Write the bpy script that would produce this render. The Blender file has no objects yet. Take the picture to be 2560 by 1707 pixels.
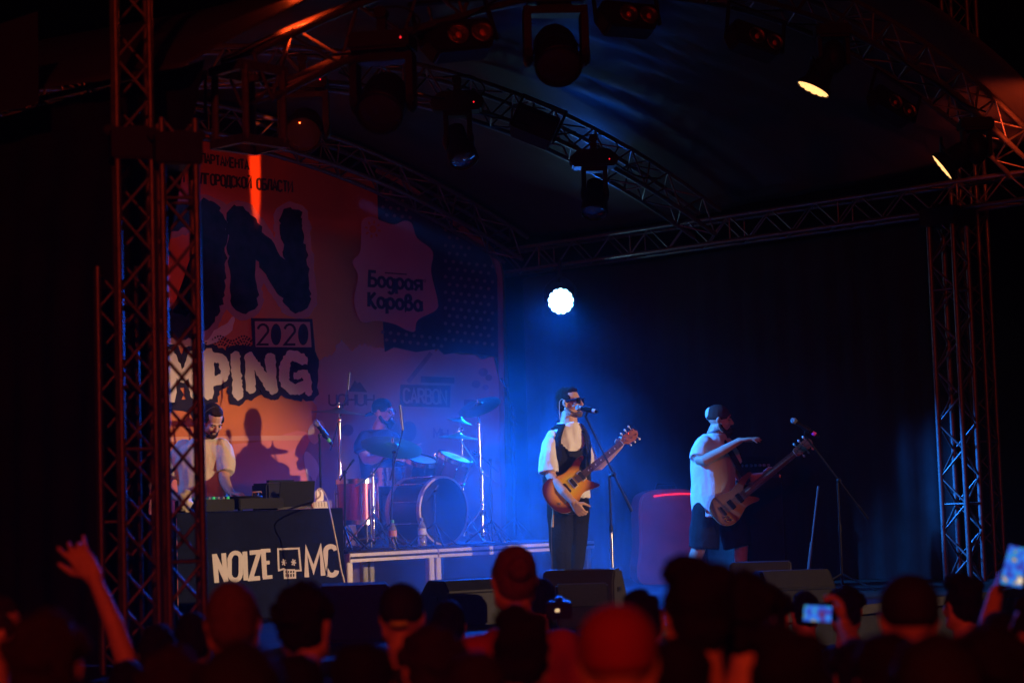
import bpy, bmesh, math, random
from mathutils import Vector, Matrix, noise
V = Vector
random.seed(7)
R = math.radians
sc = bpy.context.scene
COL = sc.collection

# ------------------------------------------------------------------ camera
F_PX, CX, CY = 4978.0, 1280.0, 853.5
CAM = V((-10.97, -8.33, 2.0))
YAW, PITCH, ROLL = R(47), R(4.69), R(1.83)
_fw = V((math.sin(YAW) * math.cos(PITCH), math.cos(YAW) * math.cos(PITCH), math.sin(PITCH)))
_r0 = V((math.cos(YAW), -math.sin(YAW), 0))
_u0 = _r0.cross(_fw)
_rt = _r0 * math.cos(ROLL) - _u0 * math.sin(ROLL)
_up = _u0 * math.cos(ROLL) + _r0 * math.sin(ROLL)
cam_d = bpy.data.cameras.new('camera')
cam_d.lens = 36 * F_PX / 2560
cam_d.sensor_width = 36
cam_d.clip_start = 0.1
cam_d.clip_end = 400
cam_d.dof.use_dof = True
cam_d.dof.focus_distance = 16.7
cam_d.dof.aperture_fstop = 1.9
cam = bpy.data.objects.new('camera', cam_d)
COL.objects.link(cam)
mw = Matrix((_rt, _up, -_fw)).transposed().to_4x4()
mw.translation = CAM
cam.matrix_world = mw
sc.camera = cam

def ray(px, py): return _fw + _rt * ((px - CX) / F_PX) - _up * ((py - CY) / F_PX)
def at(px, py, d): return CAM + ray(px, py) * d
def at_Y(px, py, Y):
    r = ray(px, py); return CAM + r * ((Y - CAM.y) / r.y)
def at_X(px, py, X):
    r = ray(px, py); return CAM + r * ((X - CAM.x) / r.x)

# ------------------------------------------------------------------ world: night sky
w = bpy.data.worlds.new('World'); sc.world = w; w.use_nodes = True
nt = w.node_tree
sky = nt.nodes.new('ShaderNodeTexSky'); sky.sky_type = 'NISHITA'; sky.sun_disc = False
sky.sun_elevation = R(-4); sky.sun_rotation = R(200)
nt.links.new(sky.outputs[0], nt.nodes['Background'].inputs[0])
nt.nodes['Background'].inputs[1].default_value = 0.0008
sc.view_settings.view_transform = 'Standard'
sc.view_settings.look = 'None'
sc.view_settings.exposure = 0
sc.view_settings.gamma = 1
sc.render.engine = 'CYCLES'
cy = sc.cycles
cy.max_bounces = 6; cy.diffuse_bounces = 2; cy.glossy_bounces = 3; cy.transmission_bounces = 4
cy.volume_bounces = 0; cy.transparent_max_bounces = 6
cy.use_denoising = True
cy.use_adaptive_sampling = True; cy.adaptive_threshold = .02
cy.volume_step_rate = 2.5; cy.volume_max_steps = 128
cy.sample_clamp_indirect = 3
cy.caustics_reflective = False; cy.caustics_refractive = False

# ------------------------------------------------------------------ stage lamps that light the place
def spot(name, loc, target, power, col, angle, blend=0.5, size=0.06, scale=None, parent=None):
    l = bpy.data.lights.new(name, 'SPOT')
    l.energy = power; l.color = col; l.spot_size = R(angle); l.spot_blend = blend; l.shadow_soft_size = size
    o = bpy.data.objects.new(name, l); COL.objects.link(o)
    o.location = loc
    o.rotation_euler = (V(target) - V(loc)).to_track_quat('-Z', 'Y').to_euler()
    if scale: o.scale = scale
    return o
LED_POS = at(1402, 753, 20.3)
# follow spot from the mixing desk, warm white
spot('front_spotlight', (6.3, -19.5, 3.0), (-.3, 4.3, 1.64), 19000, (1, .63, .38), 14.6, .5, .10, (1, .66, 1))
# blue back light, in view as the round lit lamp
spot('blue_backlight', LED_POS + V((-.18, -.2, -.02)), at(1190, 1500, 16.9), 3000, (.0, .105, 1), 92, 1, .10)
# blue lights high at the rear, no fixtures built; tower and roof ones added
spot('blue_sidelight', (-1.2, 5.75, 5.15), (2.4, 2.3, 1.9), 7000, (.02, .24, 1), 29, .6, .1)
spot('blue_tower_fill', (2.0, 5.8, 5.0), at(2392, 1230, 17.6), 9000, (.01, .2, 1), 14, .9, .06)  # added light without a fixture, only turns the right tower blue
spot('blue_rearlight', (-3.2, 5.7, 4.6), (-1.1, 4.2, 2.3), 300, (.01, .22, 1), 50, .8, .1)
spot('blue_roof_fill', (3.9, 4.6, 4.75), (1.7, 2.1, 5.75), 48, (.0, .13, 1), 40, 1, .14)  # added light grazing the canopy folds, stands in for lamp spill
# red wash over the crowd, from a mast behind the camera
spot('red_crowd_wash', (-17, -13, 6.5), (-6, -3, 1.6), 2300, (1, .05, .011), 46, .8, .3)
# red lamp on the front arch, just in view at the top left
spot('red_arch_lamp', at_Y(765, -14, -.12), (-.2, 6.2, 3.9), 240, (1, .06, .008), 80, .8, .06)
spot('red_banner_fill', (-4.25, 1.0, 4.05), (.6, 6.1, 4.5), 230, (1, .07, .01), 62, .9, .08)  # added unseen light, reddens the upper banner clear of fixture shadows
# the slit of orange light falling down the banner
spot('orange_slit', (-.55, -.25, 4.85), at_Y(637, 410, 6.1), 3800, (1, .10, .015), 12, .6, .02, (.11, 1, 1))
spot('red_right_lamp', at_Y(2600, 345, -.6), at(2500, 250, 18.0), 90, (1, .07, .015), 80, .9, .06)
spot('red_tower_fill', (-16, -14, 6.0), at(2420, 60, 18.9), 2600, (1, .07, .015), 9, .8, .2)  # added unseen light for the tall right tower, beyond the crowd wash
# ------------------------------------------------------------------ materials
MATS = {}
def mat(name, col, rough=.6, metal=0., var=0., vscale=12., bump=0., bscale=60., coat=0., spec=None, sheen=0., alpha=None):
    if name in MATS: return MATS[name]
    m = bpy.data.materials.new(name); m.use_nodes = True; MATS[name] = m
    n = m.node_tree; b = n.nodes['Principled BSDF']
    b.inputs['Base Color'].default_value = (*col, 1)
    b.inputs['Roughness'].default_value = rough
    b.inputs['Metallic'].default_value = metal
    if coat: b.inputs['Coat Weight'].default_value = coat
    if spec is None and max(col) < .1 and metal < .5 and not coat: spec = .12
    if spec is not None: b.inputs['Specular IOR Level'].default_value = spec
    if sheen: b.inputs['Sheen Weight'].default_value = sheen
    tc = n.nodes.new('ShaderNodeTexCoord')
    if var:
        t = n.nodes.new('ShaderNodeTexNoise'); t.inputs['Scale'].default_value = vscale; t.inputs['Detail'].default_value = 5
        n.links.new(tc.outputs['Object'], t.inputs['Vector'])
        r = n.nodes.new('ShaderNodeValToRGB')
        r.color_ramp.elements[0].position = .3; r.color_ramp.elements[1].position = .7
        r.color_ramp.elements[0].color = (*[c * (1 - var) for c in col], 1)
        r.color_ramp.elements[1].color = (*[min(1, c * (1 + var)) for c in col], 1)
        n.links.new(t.outputs[0], r.inputs[0]); n.links.new(r.outputs[0], b.inputs['Base Color'])
    if bump:
        t2 = n.nodes.new('ShaderNodeTexNoise'); t2.inputs['Scale'].default_value = bscale; t2.inputs['Detail'].default_value = 4
        n.links.new(tc.outputs['Object'], t2.inputs['Vector'])
        bp = n.nodes.new('ShaderNodeBump'); bp.inputs['Strength'].default_value = bump; bp.inputs['Distance'].default_value = .02
        n.links.new(t2.outputs[0], bp.inputs['Height']); n.links.new(bp.outputs[0], b.inputs['Normal'])
    return m
def emit(name, col, strength):
    if name in MATS: return MATS[name]
    m = bpy.data.materials.new(name); m.use_nodes = True; MATS[name] = m
    b = m.node_tree.nodes['Principled BSDF']
    b.inputs['Base Color'].default_value = (*col, 1)
    b.inputs['Emission Color'].default_value = (*col, 1)
    b.inputs['Emission Strength'].default_value = strength
    return m
ALU = mat('aluminium_truss', (.13, .127, .125), .45, .7, .2, 30)
BLK = mat('black_metal', (.011, .011, .012), .5, 0, .2, 20)
BLKP = mat('black_plastic', (.009, .009, .010), .4)
CHROME = mat('chrome', (.75, .75, .76), .16, 1)
BRASS = mat('cymbal_bronze', (.55, .42, .2), .3, 1)
DRAPE = mat('black_drape', (.012, .012, .014), .9, 0, .3, 3, .4, 8)
WHITE = mat('white_cotton', (.74, .73, .71), .85, 0, .05, 4, .25, 30, sheen=.2)
SKIN = mat('skin', (.55, .34, .25), .5, 0, .1, 20, .08, 120)
HAIR = mat('dark_hair', (.018, .013, .011), .75, 0, .5, 80, .8, 180)
BEARD = mat('beard', (.055, .03, .02), .8, 0, .5, 90, .8, 200)
BLACKC = mat('black_cloth', (.016, .016, .019), .85, 0, .3, 10, .3, 40)

# ------------------------------------------------------------------ mesh builder
def smooth_poly(pts, n=6, closed=True):
    out = []; L = len(pts)
    for i in range(L if closed else L - 1):
        p0, p1, p2, p3 = (V(pts[(i + k) % L]) if closed else V(pts[min(max(i + k, 0), L - 1)]) for k in (-1, 0, 1, 2))
        for j in range(n):
            t = j / n
            out.append(.5 * ((2 * p1) + (p2 - p0) * t + (2 * p0 - 5 * p1 + 4 * p2 - p3) * t * t + (3 * p1 - p0 - 3 * p2 + p3) * t ** 3))
    if not closed: out.append(V(pts[-1]))
    return out
class MB:
    def __init__(s): s.v = []; s.f = []; s.M = None
    def add(s, vs, fs):
        o = len(s.v)
        s.v += [(s.M @ V(p)) if s.M else V(p) for p in vs]
        s.f += [tuple(i + o for i in f) for f in fs]
        return s
    def tube(s, pts, rad, n=8, sq=(1, 1), ref=None, caps=True):
        pts = [V(p) for p in pts]; L = len(pts)
        if not hasattr(rad, '__len__'): rad = [rad] * L
        vs = []; fs = []
        t = (pts[1] - pts[0]).normalized()
        a = V(ref) if ref else (V((0, 0, 1)) if abs(t.z) < .9 else V((1, 0, 0)))
        for i in range(L):
            t = (pts[min(i + 1, L - 1)] - pts[max(i - 1, 0)]).normalized()
            x = (a - t * a.dot(t)).normalized(); y = t.cross(x); a = x
            for k in range(n):
                q = 2 * math.pi * k / n
                vs.append(pts[i] + x * (math.cos(q) * rad[i] * sq[0]) + y * (math.sin(q) * rad[i] * sq[1]))
        for i in range(L - 1):
            for k in range(n):
                fs.append((i * n + k, i * n + (k + 1) % n, (i + 1) * n + (k + 1) % n, (i + 1) * n + k))
        if caps:
            fs.append(tuple(reversed(range(n)))); fs.append(tuple(range((L - 1) * n, L * n)))
        return s.add(vs, fs)
    def cap(s, pts, rad, n=12, sq=(1, 1), ref=None):          # tube with round ends
        pts = [V(p) for p in pts]; rad = list(rad) if hasattr(rad, '__len__') else [rad] * len(pts)
        d0 = (pts[0] - pts[1]).normalized(); d1 = (pts[-1] - pts[-2]).normalized()
        P, Q = [], []
        for a in (85, 60, 30): P.append(pts[0] + d0 * rad[0] * math.sin(R(a))); Q.append(rad[0] * math.cos(R(a)))
        P += pts; Q += rad
        for a in (30, 60, 85): P.append(pts[-1] + d1 * rad[-1] * math.sin(R(a))); Q.append(rad[-1] * math.cos(R(a)))
        return s.tube(P, Q, n, sq, ref)
    def ell(s, c, r, rot=None, n=14, m=9):
        c = V(c); vs = []; fs = []
        if not hasattr(r, '__len__'): r = (r, r, r)
        for i in range(m + 1):
            th = math.pi * (i / m * .98 + .01)
            for k in range(n):
                q = 2 * math.pi * k / n
                p = V((r[0] * math.sin(th) * math.cos(q), r[1] * math.sin(th) * math.sin(q), r[2] * math.cos(th)))
                vs.append(c + (rot @ p if rot else p))
        for i in range(m):
            for k in range(n):
                fs.append((i * n + k, (i + 1) * n + k, (i + 1) * n + (k + 1) % n, i * n + (k + 1) % n))
        fs.append(tuple(range(n))); fs.append(tuple(reversed(range(m * n, m * n + n))))
        return s.add(vs, fs)
    def box(s, c, size, rot=None):
        c = V(c); x, y, z = (q / 2 for q in size)
        vs = [V((a * x, b * y, d * z)) for d in (-1, 1) for a, b in ((-1, -1), (1, -1), (1, 1), (-1, 1))]
        vs = [c + (rot @ p if rot else p) for p in vs]
        return s.add(vs, [(3, 2, 1, 0), (4, 5, 6, 7), (0, 1, 5, 4), (1, 2, 6, 5), (2, 3, 7, 6), (3, 0, 4, 7)])
    def lathe(s, prof, o=(0, 0, 0), axis=(0, 0, 1), n=24, caps=True):    # prof: (radius, along axis)
        ax = V(axis).normalized(); a = V((1, 0, 0)) if abs(ax.x) < .9 else V((0, 1, 0))
        x = (a - ax * a.dot(ax)).normalized(); y = ax.cross(x); o = V(o); vs = []; fs = []
        for r_, h in prof:
            for k in range(n):
                q = 2 * math.pi * k / n
                vs.append(o + ax * h + (x * math.cos(q) + y * math.sin(q)) * max(r_, 1e-4))
        for i in range(len(prof) - 1):
            for k in range(n):
                fs.append((i * n + k, i * n + (k + 1) % n, (i + 1) * n + (k + 1) % n, (i + 1) * n + k))
        if caps: fs.append(tuple(reversed(range(n)))); fs.append(tuple(range((len(prof) - 1) * n, len(prof) * n)))
        return s.add(vs, fs)
    def prism(s, pts, t, z0=0.):                              # outline in the builder's xy plane, extruded along z
        n = len(pts)
        vs = [V((p[0], p[1], z0)) for p in pts] + [V((p[0], p[1], z0 + t)) for p in pts]
        fs = [tuple(reversed(range(n))), tuple(range(n, 2 * n))] + [(i, (i + 1) % n, n + (i + 1) % n, n + i) for i in range(n)]
        return s.add(vs, fs)
def finish(me, m, angle=40):
    if m: me.materials.append(m)
    for p in me.polygons: p.use_smooth = True
    try: me.set_sharp_from_angle(angle=R(angle))
    except Exception: pass
def link(name, me, parent=None, loc=None):
    o = bpy.data.objects.new(name, me); COL.objects.link(o)
    if parent: o.parent = parent
    if loc is not None: o.location = loc
    return o
def build(name, mb, m, parent=None, bevel=0, angle=40, loc=None):
    me = bpy.data.meshes.new(name)
    me.from_pydata([tuple(p) for p in mb.v], [], mb.f); me.update()
    bm = bmesh.new(); bm.from_mesh(me)
    bmesh.ops.recalc_face_normals(bm, faces=bm.faces)
    if bevel:
        es = [e for e in bm.edges if len(e.link_faces) == 2 and e.calc_face_angle(0) > R(35)]
        bmesh.ops.bevel(bm, geom=es, offset=bevel, segments=2, affect='EDGES', clamp_overlap=True)
    bm.to_mesh(me); bm.free()
    finish(me, m, angle)
    return link(name, me, parent, loc)
def blob(name, mb, m, parent=None, voxel=.01, it=3, folds=None):
    """one continuous surface grown round overlapping shapes"""
    me = bpy.data.meshes.new('t'); me.from_pydata([tuple(p) for p in mb.v], [], mb.f); me.update()
    bm = bmesh.new(); bm.from_mesh(me); bmesh.ops.recalc_face_normals(bm, faces=bm.faces); bm.to_mesh(me); bm.free()
    o = bpy.data.objects.new('t', me); COL.objects.link(o)
    r = o.modifiers.new('r', 'REMESH'); r.mode = 'VOXEL'; r.voxel_size = voxel
    if it:
        s_ = o.modifiers.new('s', 'SMOOTH'); s_.iterations = it; s_.factor = .5
    dg = bpy.context.evaluated_depsgraph_get()
    out = bpy.data.meshes.new_from_object(o.evaluated_get(dg)); out.name = name
    bpy.data.objects.remove(o); bpy.data.meshes.remove(me)
    if folds:
        amp, fr = folds; ns = [v.normal.copy() for v in out.vertices]
        for v, n in zip(out.vertices, ns):
            q = V((v.co.x * fr[0], v.co.y * fr[1], v.co.z * fr[2]))
            v.co += n * (noise.noise(q) + .5 * noise.noise(q * 2.1 + V((3, 1, 7)))) * amp
    finish(out, m, 180)
    return link(name, out, parent)
def tag(o, label=None, cat=None, group=None, kind=None):
    if label: o['label'] = label
    if cat: o['category'] = cat
    if group: o['group'] = group
    if kind: o['kind'] = kind
    return o
def thing(name, label, cat, loc=(0, 0, 0), rotz=0, group=None):
    o = bpy.data.objects.new(name, None); o.empty_display_size = .1; COL.objects.link(o)
    o.location = loc; o.rotation_euler = (0, 0, rotz)
    return tag(o, label, cat, group)

# ------------------------------------------------------------------ ground, deck, roof, drapes
FLOOR, RISER = 1.2, 1.67
HW, BACK = 4.6, 6.2
ARCH = {0.: (.7, 5.8, .0565), 3.4: (.2, 5.66, .047), 6.2: (0., 5.72, .0446)}
def arch_z(X, Y):
    ks = sorted(ARCH); Y = min(max(Y, 0), 6.2)
    for a, b in zip(ks, ks[1:]):
        if Y <= b:
            t = (Y - a) / (b - a)
            c, h, k = (ARCH[a][i] * (1 - t) + ARCH[b][i] * t for i in range(3))
            return h - k * (X - c) ** 2
g = MB(); g.box((0, 0, -.05), (90, 90, .1))
tag(build('ground', g, mat('trampled_grass', (.03, .035, .02), .95, 0, .4, 2, .6, 20)), kind='structure')
st = MB(); st.box((0, 3.3, FLOOR - .03), (10.4, 7.2, .06))
stage = tag(build('stage_floor', st, mat('stage_plywood', (.022, .02, .019), .75, 0, .3, 3, .15, 50), bevel=.005), kind='structure')
for i in range(13):
    for j in range(6):
        pb = MB(); pb.box((-4.8 + i * .8, .3 + j * 1.2, FLOOR + .003), (.79, 1.19, .006))
        build('deck_panel', pb, MATS['stage_plywood'], stage)
sk = MB()
N = 140
for i in range(N + 1):
    x = -5.2 + 10.4 * i / N
    sk.v += [V((x, -.33 + .02 * math.sin(i * 1.7), FLOOR - .07)), V((x, -.34 + .035 * math.sin(i * 1.7 + .4), .0))]
sk.f += [(2 * i, 2 * i + 1, 2 * i + 3, 2 * i + 2) for i in range(N)]
tag(build('stage_skirt', sk, DRAPE, angle=180), 'black pleated skirt hanging along the front of the stage', 'curtain')

cn = MB(); NX, NY = 110, 80
for j in range(NY + 1):
    Y = -.35 + (BACK + .7) * j / NY
    for i in range(NX + 1):
        X = -4.8 + 9.6 * i / NX
        z = arch_z(X, Y) + .2
        bay = abs(math.sin(math.pi * (Y / 3.1)))
        z += -.05 * bay
        fo = noise.noise(V((X * .8 + Y * .3, Y * 5.5 + X * .8, 0))) * .03 + noise.noise(V((X * 1.6, Y * 12 + X * 2, 4))) * .014
        z += fo * (.35 + 1.1 * math.exp(-((X - 1.6) ** 2 / 5 + (Y - 2.4) ** 2 / 3)))
        cn.v.append(V((X, Y, z)))
for j in range(NY):
    for i in range(NX):
        a = j * (NX + 1) + i; cn.f.append((a, a + 1, a + NX + 2, a + NX + 1))
canopy = tag(build('roof_canopy', cn, mat('roof_tarpaulin', (.05, .047, .048), .6, 0, .08, 2, .12, 14), angle=180),
             'arched grey tarpaulin roof stretched over the stage', 'canopy')
sol = canopy.modifiers.new('thick', 'SOLIDIFY'); sol.thickness = .006

def drape(name, label, X0, prof, folds=.03, n=90, material=DRAPE):
    """side drape in a plane of constant X; prof(u) -> (Y, z_top, z_bottom)"""
    m = MB(); rows = 10
    for i in range(n + 1):
        Y, zt, zb = prof(i / n)
        for j in range(rows + 1):
            t = j / rows
            m.v.append(V((X0 + folds * (.3 + .7 * t) * math.sin(i * 1.3 + .5 * math.sin(i * .37)), Y, zt + (zb - zt) * t)))
    for i in range(n):
        for j in range(rows):
            a = i * (rows + 1) + j; m.f.append((a, a + 1, a + rows + 2, a + rows + 1))
    return tag(build(name, m, material, angle=180), label, 'curtain')
drape('side_drape', 'black cloth closing the far right side of the stage', HW + .28, lambda u: (1.05 + 5.2 * u, 4.45, FLOOR + .01))
def lp(u):
    Y = 6.1 - 5.9 * u
    return (Y, 4.35, FLOOR + .01)
ld = drape('side_drape', 'black cloth on the left wing beside the banner', -HW + .02, lp)
for v in ld.data.vertices:                          # its free edge is pulled back towards the floor
    k = max(0, (1.9 - v.co.y) / 1.7)
    v.co.y += (-.55 * (v.co.z - 3.0) / 1.6) * k if v.co.z > 3.0 else .10 * k * (3.0 - v.co.z) / 1.8
vl = MB()
for i in range(61):
    Y = .75 + 5.7 * i / 60
    for z, dx in ((4.75, 0), (4.5, .0), (4.25, .01)):
        vl.v.append(V((-HW - .32 + dx * math.sin(i * 1.1) * 2, Y, z)))
for i in range(60):
    for j in range(2):
        a = i * 3 + j; vl.f.append((a, a + 1, a + 4, a + 3))
tag(build('roof_valance', vl, mat('valance_cloth', (.03, .028, .03), .9), angle=180), 'dark cloth valance along the left eave of the roof', 'curtain')

# ------------------------------------------------------------------ trusses
def cyl_mesh(name, m, n=7):
    b = MB(); b.tube([(0, 0, -.5), (0, 0, .5)], 1, n)
    me = bpy.data.meshes.new(name); me.from_pydata([tuple(p) for p in b.v], [], b.f); me.update(); finish(me, m, 60)
    return me
BRACE = cyl_mesh('brace', ALU)
def bar(name, root, p, q, r, me=BRACE):
    o = bpy.data.objects.new(name, me); COL.objects.link(o); o.parent = root
    d = q - p
    o.location = (p + q) / 2 - root.location
    o.rotation_mode = 'QUATERNION'; o.rotation_quaternion = d.to_track_quat('Z', 'Y')
    o.scale = (r, r, d.length)
    return o
def truss(name, label, cat, P, A, B, wdt, rc, rb, rung=6, sleeves=(), group=None):
    root = thing(name, label, cat, P[0], group=group)
    ch = []
    for sa, sb in ((-1, -1), (1, -1), (1, 1), (-1, 1)):
        pts = [p + a * (sa * wdt / 2) + b * (sb * wdt / 2) for p, a, b in zip(P, A, B)]
        ch.append(pts)
        straight = len(P) > 2 and all((pts[i] - pts[0]).cross(pts[-1] - pts[0]).length < 1e-3 for i in range(len(pts)))
        c = MB(); c.tube([p - root.location for p in ([pts[0], pts[-1]] if straight else pts)], rc, 10)
        build('chord', c, ALU, root)
    for k in range(4):
        a, b = ch[k], ch[(k + 1) % 4]
        for i in range(len(P) - 1):
            s, e = (a[i], b[i + 1]) if (i + k) % 2 == 0 else (b[i], a[i + 1])
            bar('brace', root, s, e, rb)
        for i in range(0, len(P), rung):
            bar('rung', root, a[i], b[i], rb)
    return root
def tower(label, base, top, wdt, ang, rc, rb, step, rung=9, group=None):
    n = max(2, round((top - base.z) / step))
    P = [V((base.x, base.y, base.z + (top - base.z) * i / n)) for i in range(n + 1)]
    a = V((math.cos(ang), math.sin(ang), 0)); b = V((-math.sin(ang), math.cos(ang), 0))
    t = truss('truss_tower', label, 'truss tower', P, [a] * len(P), [b] * len(P), wdt, rc, rb, rung, group=group)
    bp = MB(); bp.box((0, 0, .01), (wdt * 2.2, wdt * 2.2, .02)); build('base_plate', bp, BLK, t).rotation_euler = (0, 0, ang)
    return t, P
def ground_at(px, d, py=900):
    p = at(px, py, d); return V((p.x, p.y, 0))
TG = 'truss towers beside the stage'
VA = -YAW                                             # a face turned to the camera
tA, _ = tower('tallest lattice tower at left, running up out of the picture', ground_at(341, 9.9), 7.0, .166, VA + R(16), .0175, .0085, .195, 12, TG)
tB, _ = tower('shorter lattice tower in front of the disc jockey', ground_at(452, 9.8), 3.95, .164, VA + R(16), .0185, .009, .195, 9, TG)
tC, _ = tower('lowest lattice tower, leftmost, partly behind the tallest one', ground_at(292, 10.4), 3.3, .19, VA + R(14), .0165, .009, .22, 9, TG)
tD, _ = tower('blue-lit lattice tower under the right roof beam', ground_at(2386, 17.6), 4.48, .24, 0, .025, .011, .24, 8, TG)
tE, _ = tower('tall lattice tower at far right rising above the roof arch', ground_at(2442, 18.9), 9.0, .25, R(10), .022, .009, .27, 9, TG)
# dark collars where the roof sits on the towers
for t, z, wd in ((tA, 3.85, .23), (tB, 3.8, .23), (tD, 4.42, .36)):
    c = MB(); c.box((0, 0, z), (wd, wd, .16)); c.box((0, 0, z + .0801), (wd * 1.25, .05, .05))
    build('collar', c, BLK, t, bevel=.01).rotation_euler = (0, 0, VA + R(16) if t != tD else 0)
ux, uy = V((1, 0, 0)), V((0, 1, 0))
def beam(label, p, q, wdt, rc, rb, step, group='roof beams'):
    n = round((q - p).length / step); P = [p.lerp(q, i / n) for i in range(n + 1)]
    d = (q - p).normalized(); a = d.cross(V((0, 0, 1))).normalized(); b = a.cross(d)
    return truss('roof_beam', label, 'roof beam', P, [a] * len(P), [b] * len(P), wdt, rc, rb, 5, group=group)
beam('straight lattice beam along the right side of the roof', V((HW, -.6, 4.6)), V((HW, 6.4, 4.6)), .24, .02, .009, .25)
beam('straight lattice beam along the left side of the roof', V((-4.3, .25, 4.3)), V((-4.3, 6.4, 4.45)), .24, .02, .009, .25)
def arch(label, Y, x0, x1, wdt=.26):
    n = 34; P = []; A = []; B = []
    for i in range(n + 1):
        X = x0 + (x1 - x0) * i / n; c, h, k = ARCH[Y]
        sl = -2 * k * (X - c); nrm = V((-sl, 0, 1)).normalized()
        P.append(V((X, Y, h - k * (X - c) ** 2)) - nrm * (wdt / 2)); A.append(uy); B.append(nrm)
    return truss('roof_arch', label, 'roof arch', P, A, B, wdt, .022, .009, 6, group='roof arches')
arch('front roof arch, lit red, nearest of the three arches', 0., -4.15, 4.6)
arch('middle roof arch carrying lamps', 3.4, -4.5, 4.5)
arch('rear roof arch above the orange banner', 6.2 - .0, -4.5, 4.5).location.y -= .25
# junction block where the front arch meets the left beam
jb = thing('arch_joint', 'square joint frame at the left foot of the front arch', 'truss joint', V((-4.08, 0, 4.0)))
for sx in (-.13, .13):
    for sy in (-.13, .13):
        m = MB(); m.tube([(sx, sy, 0), (sx, sy, .4)], .02, 8); build('post', m, ALU, jb)
for z in (0, .4):
    m = MB()
    m.box((0, -.13, z), (.32, .03, .05)); m.box((0, .13, z), (.32, .03, .05)); m.box((-.145, 0, z + .001), (.028, .228, .048)); m.box((.145, 0, z + .001), (.028, .228, .048))
    build('plate', m, ALU, jb)
# ------------------------------------------------------------------ flat print traced onto real planes
def ribbon(pts, wd, closed=False):
    """flat stroke of even width, returns (verts2d, faces)"""
    P = [V((p[0], p[1])) for p in pts]; L = len(P); vs = []; fs = []
    for i in range(L):
        if closed: a, b = P[i - 1], P[(i + 1) % L]
        else: a, b = P[max(i - 1, 0)], P[min(i + 1, L - 1)]
        d0 = (P[i] - a).normalized() if (P[i] - a).length > 1e-6 else None
        d1 = (b - P[i]).normalized() if (b - P[i]).length > 1e-6 else None
        d = ((d0 or d1) + (d1 or d0))
        d = d.normalized() if d.length > 1e-6 else (d0 or d1)
        nrm = V((-d.y, d.x)); k = 1.0
        if d0 and d1: k = 1 / max(.45, nrm.dot(V((-d1.y, d1.x))))
        vs += [P[i] + nrm * (wd / 2 * k), P[i] - nrm * (wd / 2 * k)]
    for i in range(L if closed else L - 1):
        j = (i + 1) % L; fs.append((2 * i, 2 * i + 1, 2 * j + 1, 2 * j))
    return vs, fs
class Flat:
    """collects flat shapes in photo pixels and lays them on the plane Y = const, each a hair in front of the last;
    shapes put under one mark become one piece"""
    def __init__(s, Y, off): s.Y = Y; s.off = off; s.g = {}; s.k = 0; s.m = None
    def mark(s, m): s.m = m
    def put(s, vs, fs):
        y = s.Y - s.off - s.k % 12 * .00025; s.k += 1
        mb = s.g.setdefault(s.m if s.m is not None else ('p', s.k), MB())
        mb.add([at_Y(p[0], p[1], y) for p in vs], fs)
    def poly(s, pts): s.put(pts, [tuple(range(len(pts)))])
    def stroke(s, pts, wd, closed=False): s.put(*ribbon(pts, wd, closed))
    def build(s, name, m, parent, join=False):
        if join:
            al = MB()
            for q in s.g.values(): al.add(q.v, q.f)
            s.g = {0: al}
        for q in s.g.values():
            o = build(name, q, m, parent, angle=180); o.location = -parent.location
        return o
def arc(cx, cy, rx, ry, a0, a1, n=10):
    return [(cx + rx * math.cos(R(a0 + (a1 - a0) * i / n)), cy + ry * math.sin(R(a0 + (a1 - a0) * i / n))) for i in range(n + 1)]
O_ = [arc(.5, .5, .5, .5, 0, 360, 18)]
O_ = [[(0, .25)] + arc(.5, .25, .5, .25, 180, 360, 8)[1:] + arc(.5, .75, .5, .25, 0, 180, 8) + [(0, .25)]]
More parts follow.
